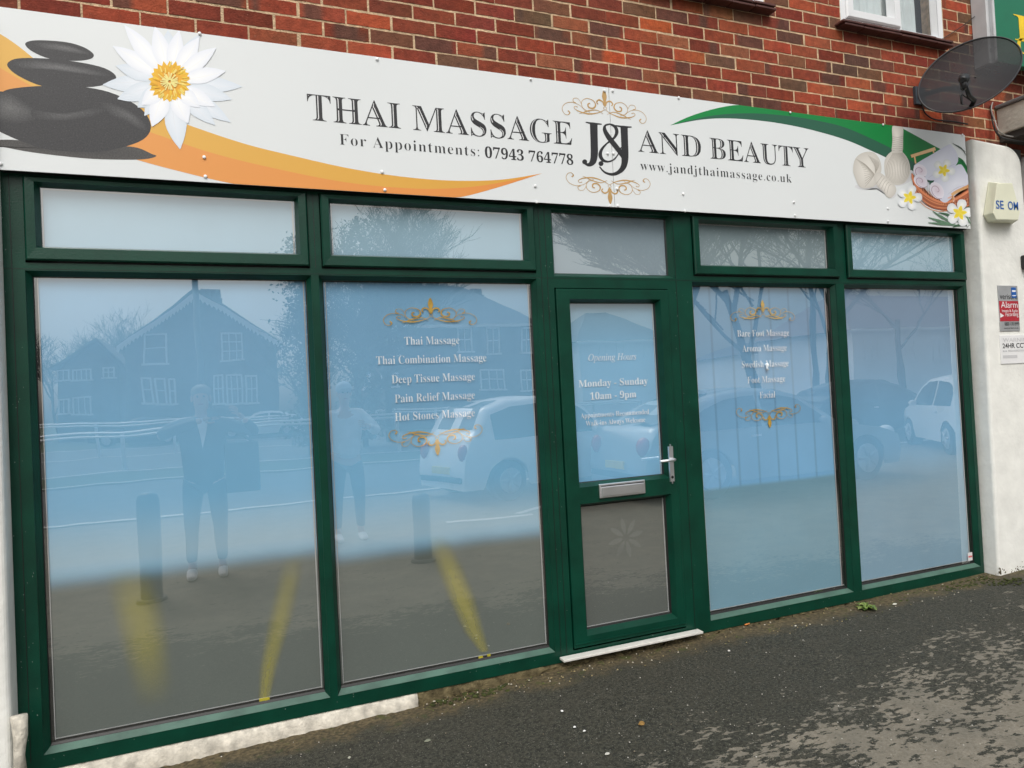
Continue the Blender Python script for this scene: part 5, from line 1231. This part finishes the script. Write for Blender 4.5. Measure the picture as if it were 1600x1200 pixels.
for q in ((224, 523, 263, 568, 1, 2, True), (344, 520, 381, 562, 3, 3, True), (222, 590, 240, 629, 1, 2, True), (242, 590, 260, 629, 1, 2, False), (262, 590, 275, 629, 1, 2, True), (333, 586, 352, 628, 2, 2, False), (354, 586, 380, 628, 3, 2, True), (382, 586, 404, 628, 2, 2, True)): ks.append(house_window(t, *q[:4], 40, q[4], q[5], q[6]))
ks.append(chimney(t, 314, 452, 342, 40, pots=4)); child_at(t, *[k for k in ks if k.parent == t])
t, ks = gable_house('low dark house beside the gabled one, reflected at the left of the first window', 48, (78, 580), (152, 534), (196, 566), barge=False, deep=7)
for q in ((86, 577, 108, 594, 2, 1, True), (112, 577, 145, 594, 4, 1, True), (162, 574, 182, 590, 2, 2, True), (90, 623, 110, 645, 2, 1, False), (114, 621, 146, 645, 3, 1, True)): ks.append(house_window(t, *q[:4], 48, q[4], q[5], q[6]))
child_at(t, *[k for k in ks if k.parent == t])
def terrace(label, dist, px0, px1, eave, ridge, wall, wins, chims=(), deep=8, roofm='slate'):
    l, r_ = mir(px0, eave[0], dist), mir(px1, eave[1], dist); rl = mir(px0, ridge[0], dist+4); ez = (l.z+r_.z)/2; rz = rl.z; t = thing('house', label, 'house', ((l.x+r_.x)/2, -dist, -.05)); ks = []
    ks.append(obj('wall', boxm(l.x, r_.x, -dist-deep, -dist, -.05, ez), M[wall], t)); bm = bmesh.new()
    v = [bm.verts.new(q) for q in ((l.x-.3, -dist+.3, ez), (r_.x+.3, -dist+.3, ez), (r_.x+.3-(ridge[1]), -dist-4, rz), (l.x-.3+ridge[2], -dist-4, rz), (l.x-.3, -dist-deep-.3, ez), (r_.x+.3, -dist-deep-.3, ez))]
    for q in ((0, 1, 2, 3), (3, 2, 5, 4), (0, 3, 4), (1, 5, 2), (0, 4, 5, 1)): bm.faces.new([v[i] for i in q])
    ks.append(obj('roof', bm, M[roofm], t)); ks.append(obj('gutter', boxm(l.x-.3, r_.x+.3, -dist+.302, -dist+.42, ez-.12, ez+.02), M['whitepaint'], t))
    for w in wins: ks.append(house_window(t, *w[:4], dist, w[4], w[5], w[6], fm=w[7] if len(w) > 7 else None))
    for c in chims: ks.append(chimney(t, *c, dist, off=3, pots=3))
    child_at(t, *[k for k in ks if k.parent == t]); return t
M['lamplit'] = mat('lamplit_pane', (.75, .55, .28), .8)  # orange lamplight of two house windows painted as a plain pane colour
terrace('long dark roofed house with sash windows reflected in the second window', 34, 598, 838, (512, 506), (446, 3.5, .5), 'darkbrick',
        [(602, 514, 624, 552, 2, 2, True), (714, 511, 739, 547, 2, 2, True), (759, 511, 781, 550, 2, 2, True), (812, 512, 832, 550, 2, 2, True), (749, 577, 790, 607, 3, 2, True), (812, 577, 832, 607, 2, 2, True), (569, 584, 580, 607, 1, 1, True, M['lamplit']), (594, 584, 622, 603, 2, 1, True, M['lamplit'])], [(764, 449, 785), (745, 454, 752)])
terrace('white walled house reflected behind the opening hours on the door', 36, 905, 1050, (536, 530), (490, 3, 3), 'whitepaint', [(934, 537, 947, 552, 1, 1, False), (962, 537, 976, 552, 1, 1, False), (1005, 540, 1030, 553, 2, 1, False)])
terrace('pale low building reflected behind the massage list of the fourth window', 40, 1180, 1330, (553, 548), (535, 2, 2), 'whitepaint', [(1196, 560, 1212, 578, 2, 1, False), (1236, 558, 1256, 580, 2, 1, False), (1290, 556, 1310, 580, 2, 1, False)])
terrace('red tiled building reflected in the last window', 28, 1330, 1640, (520, 505), (462, 3, 3), 'whitepaint', [(1350, 530, 1372, 560, 2, 2, False), (1400, 528, 1430, 560, 2, 2, False), (1455, 526, 1480, 560, 2, 2, False)], roofm='tile')

# guard rail along the main road
def rail(label, pts, dist):
    P_ = [mir(px, py, dist) for px, py in pts]; t = thing('guard_rail', label, 'guard rail', (P_[0].x, P_[0].y, -.03)); ks = []
    bm = bmesh.new()
    for p, q in zip(P_, P_[1:]):
        n = 1
        for dz in (0, -.11):
            box_ = [bm.verts.new(v) for v in ((p.x, p.y, p.z+dz+.07), (q.x, q.y, q.z+dz+.07), (q.x, q.y+.05, q.z+dz+.035), (p.x, p.y+.05, p.z+dz+.035), (p.x, p.y, p.z+dz), (q.x, q.y, q.z+dz))]
            bm.faces.new((box_[0], box_[1], box_[2], box_[3])); bm.faces.new((box_[3], box_[2], box_[5], box_[4])); bm.faces.new((box_[1], box_[0], box_[4], box_[5]))
    bmesh.ops.recalc_face_normals(bm, faces=bm.faces); ks.append(obj('rail', bm, M['galv'], t))
    p, q = P_[0], P_[-1]; n = max(2, int((q-p).length/2.4))
    for i in range(n+1):
        c = p+(q-p)*i/n; ks.append(obj('post', boxm(c.x-.05, c.x+.05, c.y-.14, c.y-.02, -.05, c.z+.05), M['galv'], t))
    child_at(t, *ks)
rail('grey steel guard rail along the near side of the main road', [(20, 690), (250, 671), (420, 660), (620, 650)], 19)
rail('grey steel guard rail in the middle of the main road', [(20, 668), (620, 642), (1000, 628)], 27)
# road markings
def marking(name, label, x0, x1, y, w, z):
    return tag(obj(name, boxm(x0, x1, y-w/2, y+w/2, z-.002, z+.003), M['paint']), label, 'road marking', kind='structure')
for i, (y, w) in enumerate(((-18.6, .15), (-27.0, .15), (-35, .15))): marking('road_line', 'white line along the road', -80, 80, y, w, -.026)
marking('kerb', 'pale kerb at the pavement edge', -60, 60, -8.15, .14, -.0); marking('kerb', 'pale kerb by the verge', -60, 60, -14.5, .14, .02)
for k, (x, y) in enumerate(((3.0, -4.9), (3.9, -5.3))): 
    o_ = obj('bay_marking', boxm(-.55, .55, -.05, .05, -.002, .002), M['paint']); o_.location = (x, y, gz(x, y)+.004); o_.rotation_euler = (0, 0, (-.5 if k else .12)); tag(o_, 'white bay marking painted on the tarmac', 'road marking', kind='structure')
# bollards
def bollard(label, px, dist):
    p = mir(px, 770, dist); z0 = gz(p.x, p.y); t = thing('bollard', label, 'bollard', (p.x, p.y, z0), group='dark bollards on the pavement'); h = max(.55, p.z-z0)
    bm = bmesh.new(); tube(bm, [(0, 0, 0), (0, 0, h-.06), (0, 0, h-.02), (0, 0, h)], [.085, .085, .075, .04], 16); a_ = obj('post', bm, M['black'], t, smooth=False)
    bm = bmesh.new(); tube(bm, [(0, 0, 0), (0, 0, .03)], [.12, .11], 16); obj('base_collar', bm, M['black'], t)
bollard('dark bollard reflected left of the photographer', 231, 3.0); bollard('dark bollard reflected in the second window', 656, 3.0)
# lamp post
p = mir(306, 430, 13); t = thing('street_lamp', 'tall dark lamp post reflected in front of the gabled house', 'street lamp', (p.x, p.y, -.03))
bm = bmesh.new(); tube(bm, [(0, 0, 0), (0, 0, 1.2), (0, 0, 1.25), (0, 0, p.z+.12)], [.10, .10, .075, .06], 12); obj('column', bm, M['black'], t)
bm = bmesh.new(); tube(bm, [(0, 0, p.z+.0), (-.25, 0, p.z+.03)], [.03, .03], 8); box(bm, -.62, -.2, -.09, .09, p.z-.04, p.z+.05); obj('lamp_head', bevel(bm, .01, 1), M['black'], t)
p = mir(1268, 470, 22); t = thing('telegraph_pole', 'plain wooden pole reflected in the fourth window', 'pole', (p.x, p.y, -.03)); bm = bmesh.new(); tube(bm, [(0, 0, 0), (0, 0, p.z+3)], [.14, .1], 10); obj('pole', bm, M['bark'], t)
bm = bmesh.new(); box(bm, -.6, .6, -.05, .05, p.z+2.5, p.z+2.6); obj('crossarm', bm, M['bark'], t)

# cars -----------------------------------------------------------------
def paint_mat(name, col):
    m = bpy.data.materials.new(name); m.use_nodes = True; p = m.node_tree.nodes['Principled BSDF']; p.inputs['Base Color'].default_value = col; p.inputs['Roughness'].default_value = .28; p.inputs['Coat Weight'].default_value = .6; p.inputs['Coat Roughness'].default_value = .04
    n = m.node_tree.nodes.new('ShaderNodeTexNoise'); n.inputs['Scale'].default_value = 2; mr = m.node_tree.nodes.new('ShaderNodeMapRange'); mr.inputs[3].default_value = .22; mr.inputs[4].default_value = .36; m.node_tree.links.new(n.outputs[0], mr.inputs[0]); m.node_tree.links.new(mr.outputs[0], p.inputs['Roughness']); return m
M['carwhite'] = paint_mat('white_car_paint', (.80, .81, .82, 1)); M['cargrey'] = paint_mat('silver_car_paint', (.33, .36, .38, 1)); M['tyre'] = mat('tyre_rubber', (.012, .012, .012), .8); M['rim'] = mat('wheel_rim', (.45, .45, .46), .35, metal=.6); M['redlamp'] = mat('red_lens', (.45, .02, .03), .2); M['clearlamp'] = mat('clear_lens', (.7, .72, .75), .1); M['plate_yellow'] = mat('plate_yellow', (.78, .62, .05), .4)
def car(label, loc, rz, top, pm, L_=3.6, w=.82, wb=(.62, 2.9), wr=.30, group=None, plate=True):
    """top: roofline points (x, z) from the front bumper to the rear bumper, front at x=0"""
    t = thing('parked_car', label, 'car', loc, rz); belt = .88
    def yw(x, z):
        e_ = min(1, min(x+.02, L_-x+.02)/.55); e_ = .80+.20*math.sqrt(max(0, min(1, e_))); k = 1 if z < belt else 1-(z-belt)*.34
        if z < .35: k *= .95
        return w*e_*k
    def topz(x):
        for (a_, za), (b_, zb_) in zip(top, top[1:]):
            if a_ <= x <= b_: return za+(zb_-za)*(x-a_)/((b_-a_) or 1)
        return top[-1][1]
    def botz(x):
        z = .20
        for c in wb:
            d = abs(x-c)
            if d < wr+.06: z = max(z, .0+math.sqrt(max(0, (wr+.06)**2-d*d))+.28)
        return z
    n = 90; bm = bmesh.new(); secs = []
    for i in range(n+1):
        x = L_*i/n; zt, zb_ = topz(x), botz(x); zs = [zb_, (zb_+min(belt, zt))/2, min(belt, zt-.02)]; zs += [zs[-1]+(zt-zs[-1])*q for q in (.35, .7, .92)]
        sec = [(yw(x, z), z) for z in zs]+[(yw(x, zt)*.72, zt+.012), (0, zt+.025)]
        if zt <= belt: sec = [(yw(x, z)*(1 if k < 5 else .95), z) for k, z in enumerate(zs)]+[(yw(x, zt)*.8, zt+.004), (0, zt+.02)]
        full = [(y, z) for y, z in sec]+[(-y, z) for y, z in sec[-2::-1]]; secs.append([bm.verts.new((x, y, z)) for y, z in full])
    for A, B in zip(secs, secs[1:]):
        for k in range(len(A)-1):
            f = bm.faces.new((A[k], A[k+1], B[k+1], B[k])); f.smooth = True
    bm.faces.new(secs[0]); bm.faces.new(secs[-1][::-1]); bmesh.ops.recalc_face_normals(bm, faces=bm.faces); obj('body', bm, pm, t)
    # glass: side windows and screens a little proud of the body
    hi = max(z for x, z in top); xs = [x for x, z in top if z > hi-.06]; xa, xb = min(xs), max(xs)
    f0 = max(x for x, z in top if x < xa and z < belt+.12) if any(x < xa and z < belt+.12 for x, z in top) else xa-.6
    r0 = min([x for x, z in top if x > xb and z < belt+.14] or [L_-.15])
    def sidewin(x0, x1, s_):
        bm = bmesh.new(); m_ = 14; up, dn = [], []
        for i in range(m_+1):
            x = x0+(x1-x0)*i/m_; zt = topz(x)-.10; zl = belt+.03
            if zt < zl+.01: zt = zl+.01
            up.append(bm.verts.new((x, s_*(yw(x, zt)+.006), zt))); dn.append(bm.verts.new((x, s_*(yw(x, zl)+.006), zl)))
        for i in range(m_): bm.faces.new((dn[i], dn[i+1], up[i+1], up[i]))
        obj('side_window', bm, M['darkglass'], t)
    mid = (xa+xb)/2-.05
    for s_ in (1, -1): sidewin(f0+.22, mid-.04, s_); sidewin(mid+.04, r0-.22, s_)
    for x0, x1, nm in ((f0+.04, xa-.06, 'windscreen'), (xb+.06, r0-.02, 'rear_screen')):
        if x1-x0 < .05: continue
        bm = bmesh.new(); rows_ = []
        for i in range(6):
            x = x0+(x1-x0)*i/5; z = topz(x); rows_.append([bm.verts.new((x, s_*yw(x, z)*.70, z+(.024 if s_ == 0 else .020))) for s_ in (-1, -.5, 0, .5, 1)])
        for A, B in zip(rows_, rows_[1:]):
            for k in range(4): bm.faces.new((A[k], A[k+1], B[k+1], B[k]))
        obj(nm, bm, M['darkglass'], t)
    for c in wb:
        for s_ in (1, -1):
            bm = bmesh.new(); tube(bm, [(c, s_*(w-.20), wr), (c, s_*(w-.015), wr), (c, s_*(w-.0), wr)], [wr, wr, wr*.93], 28); wh = obj('wheel', bm, M['tyre'], t)
            bm = bmesh.new(); tube(bm, [(c, s_*(w-.002), wr), (c, s_*(w+.008), wr)], [wr*.66, wr*.60], 20)
            for k in range(5):
                a_ = k*2*math.pi/5; tube(bm, [(c, s_*(w+.010), wr), (c+wr*.58*math.cos(a_), s_*(w+.010), wr+wr*.58*math.sin(a_))], [.03, .022], 5)
            obj('rim', bm, M['rim'], wh)
    for s_ in (1, -1):
        bm = bmesh.new(); ball(bm, (.10, s_*w*.66, .66), .13, 10, 7, (.8, 1, .8)); obj('headlight', bm, M['clearlamp'], t)
        bm = bmesh.new(); ball(bm, (L_-.07, s_*w*.70, .74), .12, 10, 7, (.7, 1, 1.1)); obj('tail_light', bm, M['redlamp'], t)
        bm = bmesh.new(); ball(bm, (f0+.35, s_*(w+.09), belt+.07), .09, 8, 6, (.6, 1, .7)); obj('door_mirror', bm, pm, t)
        bm = bmesh.new(); box(bm, mid+.06, mid+.22, s_*(w+.001)-.012, s_*(w+.001)+.012, belt-.10, belt-.07); obj('door_handle', bm, M['metal'], t)
    for x, mm in ((-.005, M['noticewhite']), (L_+.0, M['plate_yellow'])):
        bm = bmesh.new(); box(bm, x-.012, x+.012, -.26, .26, .42, .53); obj('number_plate', bm, mm, t)
    bm = bmesh.new(); box(bm, L_-.04, L_+.03, -w*.74, w*.74, .30, .38); obj('rear_bumper_trim', bm, M['black'], t)
    return t
hatch = [(0, .52), (.08, .66), (.45, .80), (.85, .90), (1.0, .95), (1.45, 1.36), (1.7, 1.47), (2.2, 1.50), (2.8, 1.46), (3.15, 1.36), (3.36, 1.0), (3.48, .92), (3.56, .70), (3.6, .45)]
sedan = [(0, .50), (.1, .64), (.6, .78), (1.2, .88), (1.4, .93), (2.0, 1.34), (2.3, 1.42), (2.8, 1.45), (3.3, 1.40), (3.7, 1.28), (4.1, 1.02), (4.4, .98), (4.52, .80), (4.6, .45)]
p = mir(676, 700, 7.0)
car('small white hatchback reflected at the right of the second window', (p.x+3.55, -7.55, -.03), math.pi-.22, hatch, M['carwhite'], 3.6, .82, (.62, 2.92), .30)
p = mir(1085, 640, 5.4)
car('silver saloon car reflected across the fourth window', (9.6, -5.25, -.02), math.pi, sedan, M['cargrey'], 4.6, .90, (.85, 3.65), .33)
p = mir(1580, 700, 4.9)
car('white hatchback reflected at the right edge of the last window', (p.x+2.1, -4.9-2.95, -.03), R_(125), hatch, M['carwhite'], 3.6, .82, (.62, 2.92), .30)
p = mir(1390, 640, 9.5); car('large dark saloon car reflected in the middle of the last window', (p.x+2.6, -10.2, -.02), math.pi+.1, sedan, M['black'], 4.6, .90, (.85, 3.65), .33)
p = mir(405, 640, 36); car('pale estate car parked in front of the gabled house', (p.x-2.2, -37.5, .0), 0, sedan, M['carwhite'], 4.6, .90, (.85, 3.65), .33)
p = mir(200, 640, 36); car('dark saloon car parked in front of the low house', (p.x-2, -38, .0), 0, sedan, M['black'], 4.6, .90, (.85, 3.65), .33)

# people ----------------------------------------------------------------
def skin_mesh(name, verts, edges, m, parent, sub=2):
    me = bpy.data.meshes.new(name); me.from_pydata([v[:3] for v in verts], edges, []); o = link(bpy.data.objects.new(name, me)); me.materials.append(m)
    md = o.modifiers.new('skin', 'SKIN'); md.use_smooth_shade = True
    for i, v in enumerate(verts):
        sv = me.skin_vertices[0].data[i]; rr = v[3]; sv.radius = rr if hasattr(rr, '__len__') else (rr, rr); sv.use_root = (i == 0)
    s_ = o.modifiers.new('sub', 'SUBSURF'); s_.levels = sub; s_.render_levels = sub
    dg = bpy.context.evaluated_depsgraph_get(); m2 = bpy.data.meshes.new_from_object(o.evaluated_get(dg)); o.modifiers.clear(); o.data = m2; m2.name = name
    for p in m2.polygons: p.use_smooth = True
    if parent: o.parent = parent
    return o
def chain(V, E_, start, pts):
    i0 = start
    for p in pts: V.append(p); E_.append((i0, len(V)-1)); i0 = len(V)-1
    return i0
def person(label, loc, rz, mj, mt, hands, elbows=None, bulk=1.0, phone=None, cap=False, stripes=False, tee=True, bag=False, shoes='tee'):
    """standing figure facing local +y; hands = two wrist targets"""
    t = thing('person', label, 'person', loc, rz)
    hip, neck, head = .92, 1.44, 1.58
    V = [(0, 0, hip, (.135, .10))]; E_ = []
    ch = chain(V, E_, 0, [(0, -.005, 1.10, (.13, .095)), (0, -.01, 1.28, (.155, .11))]); nk = chain(V, E_, ch, [(0, -.01, 1.42, (.085, .07)), (0, .0, 1.50, (.052, .055)), (0, .015, 1.56, (.068, .08)), (0, .02, 1.63, (.078, .098)), (0, .01, 1.70, (.062, .075))])
    arms = []
    for s_, hd, el in zip((-1, 1), hands, elbows or (None, None)):
        sh_ = Vector((s_*.19, -.01, 1.385)); hd = Vector(hd); mid_ = Vector(el) if el else (sh_+hd)/2+Vector((s_*.13, -.02, -.13)); arms.append((sh_, mid_, hd))
        chain(V, E_, ch, [(*sh_, .058), (*((sh_+mid_)/2), .047), (*mid_, .040), (*((mid_+hd)/2), .036), (*hd, .026)])
        x = s_*.095; chain(V, E_, 0, [(x, 0, .84, .095), (x*1.15, .01, .66, .075), (x*1.25, .015, .48, .056), (x*1.25, -.01, .30, .052), (x*1.3, -.02, .10, .036), (x*1.35, .05, .045, .040)])
    skin_mesh('body', V, E_, M['skin'], t)
    # hands: palm, four fingers of different length and a thumb, curled round what they hold
    for s_, (a_, b_, hd) in zip((-1, 1), arms):
        d = (hd-b_).normalized(); side = Vector((-s_, 0, 0)); upv = Vector((0, 0, 1)); palm = hd+d*.045
        V = [(*hd, .024), (*palm, (.036, .017)), (*(hd+d*.085), (.038, .014))]; E_ = [(0, 1), (1, 2)]
        skin_mesh('palm', V, E_, M['skin'], t, 1)
        for k, (ln, off) in enumerate(((.070, .028), (.078, .010), (.073, -.009), (.058, -.027))):
            b0 = hd+d*.085+upv*off; f1 = b0+d*ln*.45+side*.004; f2 = f1+d*ln*.25+side*ln*.28; f3 = f2+side*ln*.32-d*ln*.05
            skin_mesh('finger', [(*b0, .0095), (*f1, .009), (*f2, .008), (*f3, .0065)], [(0, 1), (1, 2), (2, 3)], M['skin'], t, 1)
        b0 = hd+d*.03-upv*.024; f1 = b0+d*.03-upv*.02+side*.012; f2 = f1+d*.03+side*.018
        skin_mesh('thumb', [(*b0, .012), (*f1, .0105), (*f2, .008)], [(0, 1), (1, 2)], M['skin'], t, 1)
    # clothes a little larger than the body
    V = [(0, 0, .74 if bulk > 1 else .86, (.17*bulk, .13))]; E_ = []
    ch = chain(V, E_, 0, [(0, -.005, 1.02, (.165*bulk, .125)), (0, -.01, 1.27, (.190*bulk, .135))]); chain(V, E_, ch, [(0, -.012, 1.41, (.10, .085)), (0, -.01, 1.455, (.066, .068))])
    for s_, (sh_, mid_, hd) in zip((-1, 1), arms): chain(V, E_, ch, [(*sh_, .075), (*((sh_+mid_)/2), .064), (*mid_, .057), (*((mid_+hd)/2), .050), (*(mid_+(hd-mid_)*.92), .042)])
    skin_mesh('jacket', V, E_, mj, t)
    V = [(0, 0, .93, (.15, .115))]; E_ = []
    for s_ in (-1, 1):
        x = s_*.098; chain(V, E_, 0, [(x, 0, .82, .104), (x*1.15, .01, .64, .084), (x*1.25, .015, .46, .064), (x*1.25, -.01, .28, .056), (x*1.3, -.02, .12, .048)])
    skin_mesh('trousers', V, E_, mt, t)
    for s_ in (-1, 1):
        x = s_*.128; skin_mesh('shoe', [(x, -.06, .045, (.042, .042)), (x, .04, .05, (.048, .046)), (x, .14, .035, (.046, .030)), (x, .20, .028, (.034, .022))], [(0, 1), (1, 2), (2, 3)], M[shoes], t, 2)
        bm = bmesh.new(); ball(bm, (s_*.080, .01, 1.625), .03, 8, 6, (.4, .7, 1.1)); obj('ear', bm, M['skin'], t)
        bm = bmesh.new(); ball(bm, (s_*.028, .094, 1.640), .010, 8, 6); obj('eye', bm, M['darkglass'], t)
    bm = bmesh.new(); ball(bm, (0, .118, 1.612), .016, 8, 6, (.8, 1.1, 1.6)); obj('nose', bm, M['skin'], t)
    bm = bmesh.new(); ball(bm, (0, .106, 1.572), .022, 8, 6, (1.1, .5, .3)); obj('mouth', bm, M['redlamp'], t)
    if cap:
        bm = bmesh.new(); ball(bm, (0, .008, 1.685), .105, 16, 10, (.92, 1.08, .75)); box(bm, -.07, .07, .09, .20, 1.672, 1.682); obj('cap', bm, M['hat'], t)
    else:
        bm = bmesh.new(); ball(bm, (0, -.012, 1.685), .100, 16, 10, (.90, 1.05, .72)); obj('hair', bm, M['hair'], t)
    if tee:
        bm = bmesh.new(); v = [bm.verts.new(q) for q in ((-.055, .085, 1.44), (.055, .085, 1.44), (.0, .128, 1.17))]; w_ = [bm.verts.new(q.co+Vector((0, .012, 0))) for q in v]; bm.faces.new(v); bm.faces.new(w_)
        for i in range(3): bm.faces.new((v[i], w_[i], w_[(i+1) % 3], v[(i+1) % 3]))
        obj('t_shirt', bm, M['tee'], t)
    if stripes:
        for s_, (sh_, mid_, hd) in zip((-1, 1), arms):
            for k in (-1, 0, 1):
                bm = bmesh.new(); off = Vector((s_*.004, k*.022, .058-.006*abs(k))); tube(bm, [Vector((s_*.09, k*.020, 1.452)), sh_+off, (sh_+mid_)/2+off*.92, mid_+off*.8], .0055, 5); obj('sleeve_stripe', bm, M['tee'], t)
    return t
man = person('man in dark jacket with white striped sleeves photographing the shop', (-.20, -3.68, gz(-.2, -3.68)), 0, M['jacket'], M['trouser'], ((.0, .10, 1.42), (.36, .12, 1.42)), elbows=((-.36, .03, 1.30), (.47, .03, 1.28)), bulk=1.12, stripes=True)
bm = bmesh.new(); box(bm, -.150, .012, -3.490, -3.481, 1.432, 1.508); bevel(bm, .003, 2); ph = obj('phone', bm, M['black']); tag(ph, 'black phone held up sideways by the man in the striped jacket', 'phone')
bg_ = thing('shoulder_bag', 'large dark square bag hanging at the left side of the man', 'bag', (-.02, -3.68, .72)); bm = bmesh.new(); box(bm, -.0, .30, -.06, .06, 0, .46); o_ = obj('bag_body', bevel(bm, .02, 3), mat('bag_cloth', (.05, .055, .06), .8), bg_); bm = bmesh.new(); tube(bm, [(.02, 0, .45), (-.05, .02, .75), (-.12, -.02, .86), (-.05, -.08, .7), (.25, -.03, .45)], .012, 6); obj('strap', bm, M['black'], bg_)
p = mir(538, 640, 4.6)
person('person in pale jacket and blue cap standing beside the photographer', (p.x, -4.6, gz(p.x, -4.6)), 0, M['palejacket'], mat('grey_trousers', (.12, .13, .15), .8), ((-.24, .20, 1.0), (.20, .30, 1.25)), cap=True, tee=False)
# splash dirt and moss at the foot of the right pillar
bm = bmesh.new(); r = random.Random(31)
for k in range(150):
    x = r.uniform(4.86, 5.4); z = gz(x, -.15)+abs(r.gauss(0, .022))+.002; s_ = r.uniform(.0015, .007)
    ball(bm, (x, -.1495, z), s_, 5, 4, (1.2, .12, 1.3))
o_ = obj('splash_dirt', bm, M['dirt']); tag(o_, 'dark splash dirt along the foot of the cream pillar', 'dirt', kind='stuff')
# hairline stains and flaked spots on the pillar
bm = bmesh.new()
for k in range(60):
    x = r.uniform(4.93, 5.36); z = r.uniform(.1, 2.9); s_ = r.uniform(.0008, .0028); ball(bm, (x, -.1498, z), s_, 5, 4, (1.4, .1, 1))
o_ = obj('pitting', bm, mat('pit_shadow', (.22, .21, .18), .9)); tag(o_, 'tiny dark pits scattered over the cream pillar', 'pitting', kind='stuff')

bm = bmesh.new(); box(bm, -4.2, -1.42, -.03, .2, -.05, 2.9); box(bm, -4.2, -1.42, -.12, -.031, 2.9, 3.13)
tag(obj('neighbour_frontage', bm, M['render']), 'cream painted frontage beyond the left pillar, out of the photo', 'shopfront')
